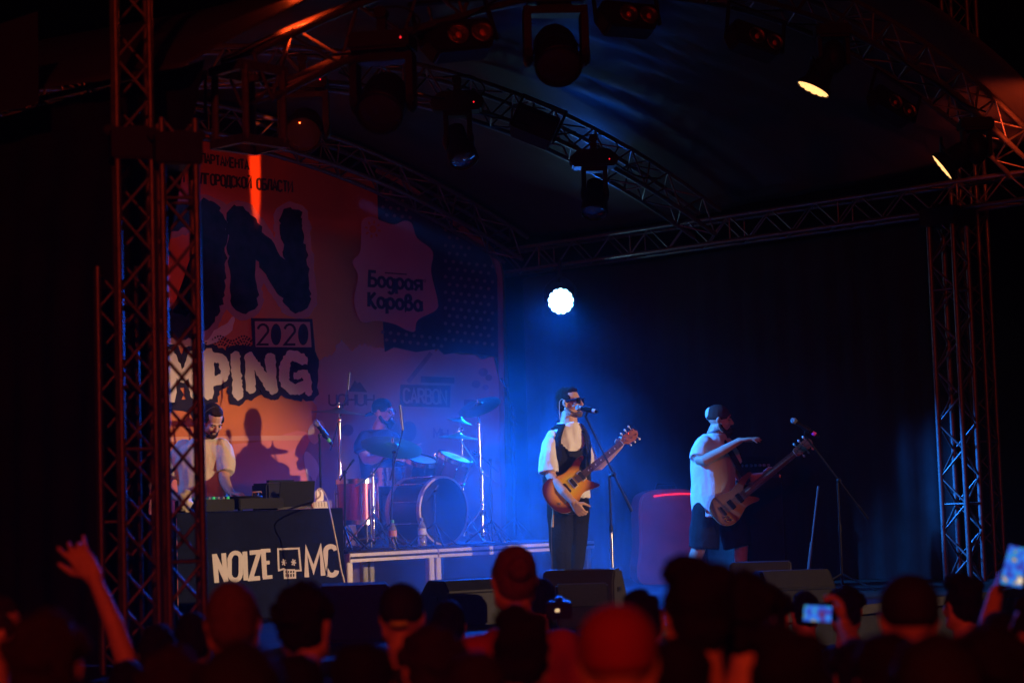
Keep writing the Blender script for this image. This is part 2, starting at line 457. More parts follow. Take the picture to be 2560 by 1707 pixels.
GL = {  # unit box, y up
 'А': [[(0, 0), (.5, 1), (1, 0)], [(.2, .33), (.8, .33)]], 'Б': [[(.95, 1), (0, 1), (0, 0), (.6, 0)] + arc(.6, .28, .4, .28, -90, 90, 8) + [(0, .56)]],
 'В': [[(0, 0), (0, 1), (.55, 1)] + arc(.55, .77, .35, .23, 90, -90, 6) + [(0, .54)], [(.55, .54)] + arc(.58, .27, .42, .27, 90, -90, 6) + [(0, 0)]],
 'Г': [[(0, 0), (0, 1), (.9, 1)]], 'Д': [[(-.1, -.2), (-.1, .02), (1.1, .02), (1.1, -.2)], [(.08, .02), (.3, 1), (.9, 1), (.9, .02)]],
 'Е': [[(.95, 1), (0, 1), (0, 0), (.95, 0)], [(0, .52), (.8, .52)]], 'И': [[(0, 1), (0, 0), (1, 1), (1, 0)]],
 'Й': [[(0, 1), (0, 0), (1, 1), (1, 0)], [(.25, 1.25), (.5, 1.15), (.75, 1.25)]], 'К': [[(0, 0), (0, 1)], [(.95, 1), (.05, .5), (1, 0)]],
 'Л': [[(0, 0), (.35, 1), (.95, 1), (.95, 0)]], 'М': [[(0, 0), (0, 1), (.5, .3), (1, 1), (1, 0)]], 'Н': [[(0, 0), (0, 1)], [(1, 0), (1, 1)], [(0, .52), (1, .52)]],
 'О': O_, 'O': O_, '0': O_, 'П': [[(0, 0), (0, 1), (1, 1), (1, 0)]],
 'Р': [[(0, 0), (0, 1), (.5, 1)] + arc(.55, .73, .42, .27, 90, -90, 8) + [(0, .46)]],
 'С': [arc(.5, .72, .5, .28, 15, 180, 8) + arc(.5, .28, .5, .28, 180, 345, 8)], 'Т': [[(.5, 0), (.5, 1)], [(0, 1), (1, 1)]],
 'N': [[(0, 0), (0, 1), (1, 0), (1, 1)]], 'I': [[(.5, 0), (.5, 1)]], 'Z': [[(0, 1), (1, 1), (0, 0), (1, 0)]], 'E': [[(.95, 1), (0, 1), (0, 0), (.95, 0)], [(0, .52), (.8, .52)]],
 'A': [[(0, 0), (.5, 1), (1, 0)], [(.2, .33), (.8, .33)]], 'B': [[(0, 0), (0, 1), (.55, 1)] + arc(.55, .77, .35, .23, 90, -90, 6) + [(0, .54)], [(.55, .54)] + arc(.58, .27, .42, .27, 90, -90, 6) + [(0, 0)]],
 'R': [[(0, 0), (0, 1), (.5, 1)] + arc(.55, .75, .42, .25, 90, -90, 8) + [(0, .5)], [(.5, .5), (1, 0)]], 'U': [[(0, 1), (0, .25)] + arc(.5, .25, .5, .25, 180, 360, 8) + [(1, 1)]],
 '2': [arc(.5, .72, .48, .28, 170, -20, 8) + [(0, 0), (1, 0)]], 'H': [[(0, 0), (0, 1)], [(1, 0), (1, 1)], [(0, .52), (1, .52)]],
 # lower-case script of the dairy logo
 'б1': [[(.95, 1), (.15, 1), (.05, 0), (.55, 0)] + arc(.55, .27, .4, .27, -90, 90, 8) + [(.12, .54)]],
 'о1': [arc(.5, .33, .42, .33, 0, 360, 16)], 'д1': [arc(.45, .33, .4, .33, 0, 360, 16), [(.85, .66), (.85, -.15)] + arc(.5, -.15, .35, .25, 0, -150, 8)],
 'р1': [[(.05, .66), (.05, -.4)], arc(.5, .33, .43, .33, 0, 360, 16)], 'а1': [arc(.45, .33, .4, .33, 0, 360, 16), [(.88, .66), (.88, .08), (1.02, 0)]],
 'я1': [[(.95, 0), (.95, .66), (.45, .66)] + arc(.45, .48, .35, .18, 90, 270, 8) + [(.95, .3)], [(.5, .3), (.1, -.05)]],
 'к1': [[(.1, 0), (.15, 1)], [(.95, 1), (.2, .5), (.75, .0), (1.05, -.12)]], 'в1': [[(.1, .5), (.1, 0)] + arc(.45, .27, .42, .27, -130, 100, 10) + arc(.42, .8, .3, .2, -60, 190, 8) + [(.1, .5)]],
}
def text(fl, chars, p0, p1, h, wd, gap=.28, wide=None, slant=0.):
    """write chars along p0->p1 (photo pixels), letters h pixels tall"""
    p0, p1 = V(p0), V(p1); n = len(chars); L = (p1 - p0).length; d = (p1 - p0) / L
    cw = L / (n + (n - 1) * gap)
    for i, c in enumerate(chars):
        if c == ' ': continue
        o = p0 + d * (i * cw * (1 + gap))
        fl.mark((chars[0], p0.x, p0.y, i))
        for s in GL[c]:
            k = cw * (.3 if c == 'I' else 1)
            fl.stroke([(o.x + d.x * x * cw + slant * y * h - .02 * y * h, o.y + d.y * x * cw - y * h) for x, y in s], wd)
    fl.mark(None)

# ------------------------------------------------------------------ back banner
YB = BACK - .1
banner = thing('stage_banner', 'big printed orange and navy festival banner filling the back of the stage', 'banner', (0, 0, 0))
m = MB(); top = [(x / 10, YB, arch_z(x / 10, 6.2) - .17) for x in range(-45, 45)]
top = [V(p) for p in top if p[0] < 4.28] + [V((4.36, YB, 4.62)), V((4.42, YB, 4.45))]
pts = [V((-4.5, YB, FLOOR + .02))] + top + [V((4.44, YB, FLOOR + .02))]
nn = len(pts)
m.v = pts + [p + V((0, .012, 0)) for p in pts]
m.f = [tuple(range(nn)), tuple(reversed(range(nn, 2 * nn)))] + [(i, i + nn, (i + 1) % nn + nn, (i + 1) % nn) for i in range(nn)]
def print_mat(name, col, col2=None, grime=.12):
    mt = mat(name, col, .7, 0, grime, 1.6, .35, 2.2)
    return mt
ORANGE = mat('print_orange', (.76, .21, .05), .65, 0, .15, 1.2, .7, 2.2)
NAVY = mat('print_navy', (.022, .016, .045), .65, 0, .3, 6, .2, 2.5)
PWHITE = mat('print_white', (.74, .66, .60), .65, 0, .06, 3, .25, 2.5)
PPALE = mat('print_pale', (.38, .26, .25), .65, 0, .10, 1.2, .3, 2.5)
PSALM = mat('print_salmon', (.78, .22, .15), .65, 0, .15, 1.2, .7, 2.2)
PGREY = mat('print_greyviolet', (.10, .06, .11), .65, 0, .3, 8)
build('sheet', m, ORANGE, banner, angle=180)
# salmon lower field
f = Flat(YB, .002)
f.poly(smooth_poly([(180, 1150), (420, 1120), (640, 1105), (765, 1080), (780, 1200), (790, 1520), (200, 1530)], 4))
f.build('lower_field', PSALM, banner)
# pale splash at the right, with ragged rim
f = Flat(YB, .005)
rim = [(795, 1030), (760, 960), (790, 940), (800, 900), (835, 880), (850, 850), (880, 872), (915, 860), (960, 868), (990, 860), (1040, 878), (1090, 872), (1110, 885), (1258, 897)]
rag = []
for a, b in zip(rim, rim[1:]):
    for k in range(6):
        t = k / 6; rag.append((a[0] + (b[0] - a[0]) * t + random.uniform(-5, 5), a[1] + (b[1] - a[1]) * t + random.uniform(-6, 6)))
f.poly([(768, 1200), (757, 1140), (780, 1090)] + rag + [(1262, 1020), (1262, 1560), (800, 1560)])
f.build('pale_field', PPALE, banner)
f = Flat(YB, .008)
for blobp in ([(760, 1140), (768, 1128), (790, 1150), (798, 1175), (790, 1200), (786, 1230), (780, 1195), (766, 1180)], [(775, 1065), (800, 1050), (812, 1070), (798, 1100), (785, 1110), (770, 1092)]):
    f.poly(smooth_poly(blobp, 4))
f.build('paint_splash', PWHITE, banner)
# navy polka-dot field
f = Flat(YB, .006)
nav = [(942, 430), (1000, 462), (1062, 505), (1125, 556), (1180, 600), (1225, 640), (1243, 690), (1245, 780), (1247, 892), (1150, 880), (1110, 886), (1095, 872), (1040, 880), (985, 868), (962, 880), (960, 860), (950, 650), (945, 540)]
f.poly(nav)
f.build('navy_field', NAVY, banner)
f = Flat(YB, .009)
for r_ in range(24):
    for c in range(17):
        x, y = 957 + c * 19.6 + (r_ % 2) * 9.8, 440 + r_ * 19.5 + c * 2.2
        topl = 440 + (x - 942) * .70 if x < 1180 else 640
        if x < 1232 and topl + 12 < y < 866 and not (x < 1105 and 545 < y < 830):
            f.poly(arc(x, y, 4.4, 4.6, 0, 330, 9))
f.build('polka_dot', mat('print_dot', (.16, .075, .075), .7), banner)
# hem along the arch
f = Flat(YB, .010)
f.stroke(smooth_poly([(940, 425), (1000, 455), (1065, 498), (1130, 550), (1185, 596), (1230, 634), (1249, 690), (1251, 800), (1254, 1000), (1262, 1480)], 5, False), 13)
f.build('hem', mat('print_hem', (.20, .07, .06), .7), banner)
# sponsor logo badge: sun and words (its mascot is left out)
f = Flat(YB, .013)
f.poly(smooth_poly([(905, 552), (930, 541), (955, 553), (985, 561), (1012, 552), (1030, 560), (1043, 595), (1075, 620), (1083, 640), (1078, 680), (1094, 750), (1090, 775), (1045, 800), (1037, 828), (1018, 826), (985, 810), (942, 802), (905, 805), (888, 770), (886, 740), (895, 690), (881, 655), (900, 630), (903, 585)], 6))
f.build('logo_badge', mat('print_badge', (.38, .19, .22), .65, 0, .05, 2), banner)
f = Flat(YB, .017)
f.poly(arc(932, 573, 9, 10, 0, 330, 11))
for k in range(8):
    a = k * 45 + 12; c, s_ = math.cos(R(a)), math.sin(R(a))
    f.stroke([(932 + 13 * c, 573 + 14 * s_), (932 + 20 * c, 573 + 22 * s_)], 5)
f.build('logo_sun_ray', mat('print_sun', (.42, .10, .02), .7), banner)
f = Flat(YB, .017)
text(f, ['б1', 'о1', 'д1', 'р1', 'а1', 'я1'], (922, 714), (1055, 726), 36, 7.5, .16)
text(f, ['к1', 'о1', 'р1', 'о1', 'в1', 'а1'], (920, 766), (1056, 777), 36, 8, .16)
f.stroke(arc(1062, 702, 3, 3, 0, 360, 8), 1.3)
f.stroke([(962, 682), (1017, 686)], 3)
f.build('logo_letter', mat('print_ink', (.020, .018, .05), .65), banner)
# heading lines
INK = mat('print_black', (.03, .018, .014), .7)
f = Flat(YB, .004)
text(f, list('КЕ ДЕПАРТАМЕНТА'), (443, 398), (622, 425), 23, 4.6, .28)
text(f, list('И БЕЛГОРОДСКОЙ ОБЛАСТИ'), (450, 455), (731, 481), 26, 5, .28)
f.build('heading_letter', INK, banner)
# brush capitals O N, pale outline below, dark strokes above
def rough(pts, amp=4):
    return [(p[0] + amp * noise.noise(V((p[0] * .13, p[1] * .13, 1))) * 1.6, p[1] + amp * noise.noise(V((p[0] * .13, p[1] * .13, 9))) * 1.6) for p in pts]
def fat(pts, wd):
    """closed outline of a fat brush stroke with round ends"""
    P = smooth_poly(pts, 10, False); L, Rr = [], []
    for i, p in enumerate(P):
        d = (P[min(i + 1, len(P) - 1)] - P[max(i - 1, 0)]).normalized(); n_ = V((-d.y, d.x)); L.append(p + n_ * wd / 2); Rr.append(p - n_ * wd / 2)
    d0 = (P[0] - P[1]).normalized(); d1 = (P[-1] - P[-2]).normalized()
    a0 = math.atan2(d0.y, d0.x); a1 = math.atan2(d1.y, d1.x)
    e1 = [P[-1] + V((math.cos(a1 + q), math.sin(a1 + q))) * wd / 2 for q in (1.2, .8, .4, 0, -.4, -.8, -1.2)]
    e0 = [P[0] + V((math.cos(a0 + q), math.sin(a0 + q))) * wd / 2 for q in (1.2, .8, .4, 0, -.4, -.8, -1.2)]
    return [tuple(p) for p in L + e1 + Rr[::-1] + e0]
ON = [([(395, 560), (430, 548), (500, 530), (535, 560), (532, 660), (528, 740), (490, 810), (440, 815), (395, 790)], 62),
      ([(597, 548), (603, 640), (612, 752)], 66), ([(612, 560), (680, 660), (742, 752)], 58), ([(727, 548), (738, 640), (748, 750)], 58)]
f = Flat(YB, .006)
for i, (p, wd) in enumerate(ON): f.mark('N' if i else 'O'); f.poly(rough(fat(p, wd + 30), 5))
f.build('brush_letter_outline', mat('print_outline', (.40, .20, .20), .65, 0, .1, 2), banner)
f = Flat(YB, .0105)
for i, (p, wd) in enumerate(ON): f.mark('N' if i else 'O'); f.poly(rough(fat(p, wd), 6))
f.build('brush_letter', mat('print_dark_brush', (.013, .007, .014), .65, 0, .85, 9), banner)
# halftone dots between words
f = Flat(YB, .0045)
for r_ in range(4):
    for c in range(22):
        f.poly(arc(505 + c * 6.6 + (r_ % 2) * 3.3, 846 + r_ * 7 + 6 * math.sin(c * .7), 2.6, 2.6, 0, 300, 6))
f.build('halftone_dot', INK, banner)
# white splash above the lower word
f = Flat(YB, .0055)
f.poly(rough(smooth_poly([(392, 800), (420, 835), (470, 838), (520, 830), (560, 812), (588, 790), (575, 830), (540, 855), (500, 862), (450, 865), (395, 850)], 5), 3))
f.build('paint_splash', PWHITE, banner)
# 2020 box
f = Flat(YB, .013)
f.poly([(627, 795), (781, 797), (788, 878), (632, 876)]); f.build('year_box', NAVY, banner)
f = Flat(YB, .017)
f.poly([(637, 803), (775, 805), (779, 868), (639, 867)]); f.build('year_field', mat('print_year', (.50, .27, .24), .7), banner)
f = Flat(YB, .021)
text(f, ['2', ' ', '2', ' '], (645, 861), (772, 861), 50, 6, .25)
for x in (690, 758): f.poly(arc(x, 836, 13, 27, 0, 345, 20))
f.build('year_digit', NAVY, banner)
# lower word ...PING: dark shadow, white brush letters
WORD = [('A', [(322, 1000), (345, 985), (376, 895)], 27), ('A', [(376, 895), (402, 990)], 26), ('M', [(424, 885), (428, 990)], 27), ('M', [(430, 893), (456, 945), (482, 890)], 24), ('M', [(482, 890), (488, 985)], 27),
        ('P', [(521, 886), (521, 985)], 29), ('P', [(521, 890), (556, 900), (560, 940), (521, 957)], 24),
        ('I', [(588, 890), (592, 950), (596, 988)], 25), ('N', [(623, 893), (627, 972)], 25), ('N', [(628, 898), (655, 935), (676, 972)], 22), ('N', [(675, 893), (682, 975)], 25),
        ('G', [(757, 900), (728, 888), (712, 915), (713, 955), (738, 974), (764, 962)], 26), ('G', [(742, 940), (764, 936), (772, 980)], 19)]
f = Flat(YB, .009)
for c, p, wd in WORD: f.mark(c); f.poly(rough(fat(p, wd + 28), 5))
f.mark(None)
f.poly(rough(smooth_poly([(570, 872), (640, 866), (740, 868), (790, 880), (796, 940), (780, 1000), (740, 990), (700, 960), (600, 950)], 5), 3))
f.poly(rough(smooth_poly([(330, 1010), (420, 1000), (500, 1000), (530, 1010), (495, 1060), (470, 1030), (400, 1030), (345, 1060)], 5), 3))
f.build('brush_word_shadow', NAVY, banner)
f = Flat(YB, .0135)
for c, p, wd in WORD: f.mark(c); f.poly(rough(fat(p, wd), 3))
f.build('brush_word_letter', PWHITE, banner)
# small sponsor logos
f = Flat(YB, .0085)
f.poly([(872, 978), (887, 950), (893, 958), (900, 955), (918, 980)])
text(f, ['U', 'O', 'H', 'U', 'H'], (823, 1013), (935, 1013), 27, 4.5, .22)
f.build('sponsor_mark', PGREY, banner)
f = Flat(YB, .0085)
f.poly([(1001, 961), (1127, 964), (1125, 1018), (999, 1015)]); f.poly([(1052, 940), (1136, 944), (1136, 958), (1052, 956)])
f.build('sponsor_plate', PGREY, banner)
f = Flat(YB, .0125)
text(f, ['С', 'A', 'R', 'B', 'O', 'N'], (1010, 1006), (1116, 1010), 35, 5.5, .26)
f.build('sponsor_letter', PPALE, banner)
f = Flat(YB, .0085)
for cx, cy, r_ in ((1208, 930, 12), (1222, 944, 9), (1190, 960, 11), (1214, 968, 8)): f.poly(arc(cx, cy, r_, r_ * .9, 0, 335, 12))
f.poly([(1160, 998), (1222, 999), (1222, 1020), (1160, 1018)])
f.poly(arc(868, 1075, 16, 15, 0, 335, 12)); f.poly(arc(1022, 1078, 20, 26, 0, 335, 14))
text(f, ['М', 'Н'], (1085, 1095), (1120, 1097), 24, 5)
f.stroke([(1020, 955), (1078, 882)], 11)
f.build('sponsor_mark', mat('print_faint', (.17, .11, .16), .65, 0, .3, 8), banner)
f = Flat(YB, .003)
f.stroke([(320, 1098), (480, 1097), (640, 1095), (760, 1094)], 12); f.build('seam', mat('print_seam', (.85, .38, .2), .6), banner)
# ------------------------------------------------------------------ lamps hanging from the arches
LENS = mat('lamp_lens', (.03, .03, .035), .08, 0, coat=1)
REFL = mat('lamp_reflector', (.30, .22, .12), .3, 1, 0, 12, .5, 60)
CABLE = mat('rubber_cable', (.012, .012, .013), .6)
def hang(px, py, Y, dz):
    """point under the arch at plane Y, seen at the photo position"""
    return at_Y(px, py, Y)
def clamp(root, h):
    m = MB(); m.box((0, 0, h * .5), (.05, .03, h)); m.tube([(0, -.035, h), (0, .035, h)], .035, 10); build('clamp', m, BLK, root)
    m = MB(); m.tube(smooth_poly([(.12, .03, -.02), (.2, .05, h * .6), (.1, .04, h * 1.3), (-.1, .03, h * 1.25)], 5, False), .006, 6); build('cable', m, CABLE, root)
def moving_head(label, p, s=1., tilt=25, yaw=0, grp='moving head lamps', dot=True, h=.12):
    t = thing('moving_head_lamp', label, 'stage lamp', p, VA + R(yaw), grp); t.scale = (s,) * 3
    clamp(t, h)
    m = MB(); m.box((0, 0, -.05), (.34, .24, .1)); m.box((0, 0, -.11), (.2, .16, .03)); build('base', m, BLK, t, bevel=.02)
    if dot:
        m = MB(); m.ell((.13, -.122, -.05), (.004, .003, .005)); build('indicator', m, emit('red_led', (1, .02, .03), 2.5), t)
    ym = MB()
    for sx in (-1, 1):
        ym.box((sx * .155, 0, -.25), (.04, .12, .28)); ym.ell((sx * .155, 0, -.37), (.03, .07, .07))
    ym.box((0, 0, -.135), (.33, .13, .04)); build('yoke', ym, BLK, t, bevel=.012)
    ax = V((0, -math.cos(R(tilt)), -math.sin(R(tilt))))
    m = MB(); m.lathe([(.02, -.17), (.09, -.165), (.115, -.1), (.12, .0), (.125, .1), (.13, .15), (.122, .155), (.118, .13), (.02, .128)], (0, 0, -.36), ax, 28)
    h_ = build('head', m, BLK, t)
    m = MB(); m.lathe([(.115, .131), (.09, .142), (.05, .15), (.005, .153)], (0, 0, -.36), ax, 24); build('lens', m, LENS, h_)
    m = MB(); m.lathe([(.131, .02), (.134, .03), (.134, .05), (.131, .06)], (0, 0, -.36), ax, 28, False); build('ring', m, BLKP, h_)
    return t
def profile_head(label, p, s=1., lean=18, grp='spot moving heads'):
    t = thing('moving_head_spot', label, 'stage lamp', p, VA, grp); t.scale = (s,) * 3
    clamp(t, .14)
    m = MB(); m.prism([(-.2, -.02), (-.17, -.09), (.17, -.09), (.2, -.02), (.12, .05), (-.12, .05)], .2, -.1)
    m.v = [V((q.x, q.z, q.y)) for q in m.v]; build('base', m, BLK, t, bevel=.012)
    m = MB(); m.ell((.12, -.104, -.04), (.004, .003, .005)); build('indicator', m, emit('red_led', (1, .02, .03), 2.5), t)
    m = MB()
    for sx in (-1, 1): m.box((sx * .085, 0, -.2), (.035, .13, .24)); m.ell((sx * .085, 0, -.3), (.03, .075, .075))
    m.box((0, 0, -.105), (.2, .13, .04)); build('yoke', m, BLK, t, bevel=.012)
    ax = V((math.sin(R(lean)), -.5, -math.cos(R(lean)))).normalized()
    m = MB(); m.lathe([(.02, -.13), (.07, -.12), (.075, .0), (.105, .09), (.11, .17), (.1, .178), (.09, .165), (.01, .163)], (0, 0, -.31), ax, 22)
    h_ = build('head', m, BLK, t)
    m = MB(); m.lathe([(.088, .166), (.05, .18), (.004, .185)], (0, 0, -.31), ax, 20); build('lens', m, LENS, h_)
    return t
def blinder(label, p, s=1., roll=0, grp='two-cell blinder lamps'):
    t = thing('blinder_lamp', label, 'stage lamp', p, VA + R(22), grp); t.scale = (s,) * 3
    t.rotation_euler = (R(-18), R(roll), VA + R(20))
    m = MB(); m.prism([(-.2, .09), (.2, .09), (.235, .0), (.17, -.12), (-.17, -.12), (-.235, .0)], .16, -.02)
    m.v = [V((q.x, q.z, q.y)) for q in m.v]; build('housing', m, BLK, t, bevel=.012)
    m = MB()
    for sx in (-1, 1): m.box((sx * .245, .05, .11), (.018, .03, .3))
    m.box((0, .05, .26), (.506, .03, .018)); build('bracket', m, BLK, t)
    for sx in (.0, .155):
        m = MB(); m.lathe([(.068, .0), (.07, .012), (.066, .014), (.062, .004), (.05, -.004), (.02, -.012), (.003, -.014)], (sx - .02, -.021, -.012), (0, -1, 0), 22)
        c = build('cell', m, REFL, t)
        m = MB(); m.ell((sx - .02, -.024, -.02), (.018, .010, .022)); build('bulb', m, mat('amber_bulb', (.8, .3, .05), .2, .3), c)
    return t
def led_par(label, p, axis, s=1., col=(1, .45, .12), power=9, glow=0, grp='lit LED lamps', lens_n=(1, 6, 12)):
    t = thing('led_par_lamp', label, 'stage lamp', p, 0, grp); t.scale = (s,) * 3
    ax = V(axis).normalized()
    m = MB(); m.lathe([(.03, -.26), (.07, -.25), (.085, -.2), (.1, -.06), (.135, -.02), (.14, .01), (.132, .012), (.128, -.004), (.01, -.006)], (0, 0, 0), ax, 28)
    build('housing', m, BLK, t)
    x = ax.orthogonal().normalized(); y = ax.cross(x)
    em = emit('lens_%d_%d' % (int(col[1] * 99), int(power)), col, power)
    rr = 0
    for n, rad in zip(lens_n, (0, .05, .1)):
        for k in range(n):
            q = 2 * math.pi * k / n + .2
            c = (x * math.cos(q) + y * math.sin(q)) * rad
            m = MB(); m.lathe([(.0265, -.003), (.0265, .004), (.02, .008), (.004, .01)], c, ax, 12); build('lens', m, em, t)
    m = MB()
    side = ax.cross(V((0, 0, 1))).normalized()
    m.tube(smooth_poly([side * .145 - ax * .08, side * .15 + V((0, 0, .14)), V((0, 0, .24)), -side * .15 + V((0, 0, .14)), -side * .145 - ax * .08], 5, False), .012, 6); build('bracket', m, BLK, t)
    return t
FY, MY = -.22, 3.1
moving_head('large moving head lamp on the left slope of the front arch', at_Y(955, 88, FY), 1.05, 38, -10)
moving_head('large moving head lamp at the top centre of the front arch', at_Y(1385, -30, FY), 1.15, 42, 4, dot=False)
moving_head('moving head lamp hanging near the left arch joint', at_Y(757, 192, MY), 1.12, 30, 0)
profile_head('slim moving head spot beside the bright blue lamp beam, left one', at_Y(1143, 250, MY), 1.15, 14)
profile_head('slim moving head spot above the singer, right one', at_Y(1484, 392, MY), 1.12, -6)
blinder('two-cell blinder left of the top centre', at_Y(1150, 85, FY), .98, -8)
blinder('two-cell blinder at the top right of the large moving head', at_Y(1575, 35, FY), .92, 2)
blinder('two-cell blinder left of the lit amber lamp', at_Y(1895, 92, FY), .92, 16)
blinder('two-cell blinder between the two lit amber lamps', at_Y(2240, 258, FY), .88, 28)
# flood lamp on the middle arch
fl = thing('flood_lamp', 'square black flood lamp tilted under the middle arch', 'stage lamp', at_Y(1335, 320, MY), VA)
fl.rotation_euler = (R(-25), R(24), VA)
m = MB(); m.box((0, .03, 0), (.36, .14, .24)); build('housing', m, BLK, fl, bevel=.02)
m = MB()
for a, b in (((0, .125), (.36, .014)), ((0, -.125), (.36, .014))): m.box((a[0], -.06, a[1]), (b[0], .06, b[1]))
for sx in (-.178, .178): m.box((sx, -.06, 0), (.014, .06, .236))
build('frame', m, BLK, fl)
m = MB(); m.box((0, -.0425, 0), (.33, .004, .21)); build('glass', m, LENS, fl)
m = MB(); m.box((-.2, .03, .12), (.02, .04, .34)); m.box((.2, .03, .12), (.02, .04, .34)); m.box((0, .03, .298), (.42, .04, .016)); build('bracket', m, BLK, fl)
# lit amber lamps
AMB = (1, .50, .16)
p1_, p2_ = at_Y(2034, 222, FY), at_Y(2357, 417, FY)
ax1 = (_r0 * -.50 + V((0, 0, -.93)) + _fw * .0)
ax2 = (_r0 * -.82 + V((0, 0, -.62)) + _fw * .16)
led_par('lit amber lamp under the right of the front arch', p1_, ax1, .95, AMB, 1.9)
led_par('lit amber lamp at the far right, above the roof beam', p2_, ax2, .95, AMB, 1.9)
spot('amber_beam', p1_ + ax1.normalized() * .05, p1_ + ax1, 26, AMB, 24, .6, .05)
spot('amber_beam', p2_ + ax2.normalized() * .05, p2_ + ax2, 20, AMB, 24, .6, .05)
for p_, ax_, nm in ((p1_, ax1, 'under the right of the front arch'), (p2_, ax2, 'at the far right')):
    q = p_ - ax_.normalized() * .33
    t = thing('lamp_yoke', 'black yoke and base holding the lit amber lamp ' + nm, 'lamp yoke', q, VA)
    m = MB(); m.box((0, 0, .12), (.26, .2, .1)); build('base', m, BLK, t, bevel=.02)
    m = MB(); m.box((-.1, 0, -.02), (.03, .08, .22)); m.box((.1, 0, -.02), (.03, .08, .22)); m.ell((0, 0, -.06), (.09, .08, .13)); build('yoke', m, BLK, t)
# the round lamp that shines towards the camera
led_par('bright round blue-white lamp shining towards the camera', LED_POS, CAM + V((3, -2, 0)) - LED_POS, 1.02, (.30, .72, 1), 30, grp=None, lens_n=(1, 6, 13))
m = MB(); m.tube([LED_POS + V((.1, .1, .2)), V((LED_POS.x + .12, LED_POS.y + .1, 4.5))], .018, 8)
tag(build('lamp_pipe', m, BLK), 'thin black pipe above the bright round lamp', 'pipe')
# red lamp glowing at the top left
rp = at_Y(765, -14, -.12)
led_par('glowing red lamp on the front arch at the top left', rp + V((-.02, .0, .06)), (-.3, -.6, -.75), .8, (1, .07, .01), 20, grp=None)
# loose cables swagged along the arches
for i, (X0, X1, Y, dy) in enumerate(((-.6, .9, 3.1, .12), (.6, 2.2, 3.1, .16), (1.9, 3.4, 3.12, .14), (-3.6, -2.2, -.16, .1), (2.1, 3.6, -.16, .1))):
    m = MB(); pts = []
    for k in range(13):
        t = k / 12; X = X0 + (X1 - X0) * t
        pts.append((X, Y, arch_z(X, Y) - .22 - dy * math.sin(math.pi * t) * (1 + .3 * math.sin(9 * t))))
    m.tube(pts, .008, 6)
    tag(build('cable', m, CABLE), ['black cable drooping left of the slim moving heads', 'black cable drooping between the slim moving heads', 'black cable drooping right of the square flood lamp',
        'black cable drooping under the red-lit arch', 'black cable drooping between the amber lamps'][i], 'cable', 'cables along the arches')

# ------------------------------------------------------------------ drum riser
RX0, RY0 = -.2, 3.58
rlab = ('aluminium riser module nearest the table', 'aluminium riser module in the middle, under the bass drum', 'aluminium riser module behind the singer')
RAIL = mat('riser_rail', (.62, .6, .58), .45, .3, .06, 30)
for i in range(3):
    t = thing('riser_module', rlab[i], 'stage riser', (RX0 + i * 1.0, RY0, FLOOR), group='drum riser modules')
    m = MB(); m.box((.5, 1.0, .462), (.985, 1.985, .016)); build('deck', m, MATS['stage_plywood'], t)
    for k, (c, s_) in enumerate((((.5, .0, .42), (.99, .035, .07)), ((.5, 2.0, .42), (.99, .035, .07)), ((.019, 1.0, .42), (.034, 1.96, .07)), ((.981, 1.0, .42), (.034, 1.96, .07)))):
        m = MB(); m.box(c, s_); build('rail', m, RAIL, t, bevel=.004)
    m = MB(); m.box((.5, -.0185, .42), (.98, .004, .018)); build('groove', m, BLK, t)
    for x, y in ((.04, .05), (.96, .05), (.04, 1.95), (.96, 1.95)):
        m = MB(); m.box((x, y, .193), (.06, .06, .385)); build('leg', m, RAIL, t, bevel=.006)
# ------------------------------------------------------------------ disc jockey's table
TY = 3.3; TX0, TX1, TTOP = -2.1, -.49, 2.02
tab = thing('dj_table', 'table covered by a dark navy cloth with white lettering', 'table', ((TX0 + TX1) / 2, TY + .4, FLOOR))
hwid = (TX1 - TX0) / 2; th = TTOP - FLOOR
m = MB(); m.box((0, 0, th - .02), (hwid * 2 - .04, .74, .03)); build('top', m, BLK, tab)
for sx in (-1, 1):
    for sy in (-.32, .32):
        m = MB(); m.tube([(sx * (hwid - .1), sy, 0), (sx * (hwid - .1), sy, th - .035)], .018, 8); build('leg', m, BLK, tab)
NAVYC = mat('navy_cloth', (.004, .007, .026), .8, 0, .35, 4, .8, 6)
cl = MB(); n = 60; rows = 14
for j in range(rows + 1):
    for i in range(n + 1):
        x = -hwid + 2 * hwid * i / n
        if j < 3: y, z = .38 - .385 * 2 * j / 2 + 0, th + .002
        else:
            t = (j - 3) / (rows - 3); y = -.395 + .002 * math.sin(i * .45) * t - .002 * t; z = th - .012 - (th - .03) * t
        cl.v.append(V((x, y, z)))
for j in range(rows):
    for i in range(n):
        a = j * (n + 1) + i; cl.f.append((a, a + 1, a + n + 2, a + n + 1))
build('cloth', cl, NAVYC, tab, angle=180)
for sx in (-1, 1):
    m = MB(); m.box((sx * (hwid + .002), -.01, th / 2), (.004, .76, th - .02)); build('cloth_side', m, NAVYC, tab)
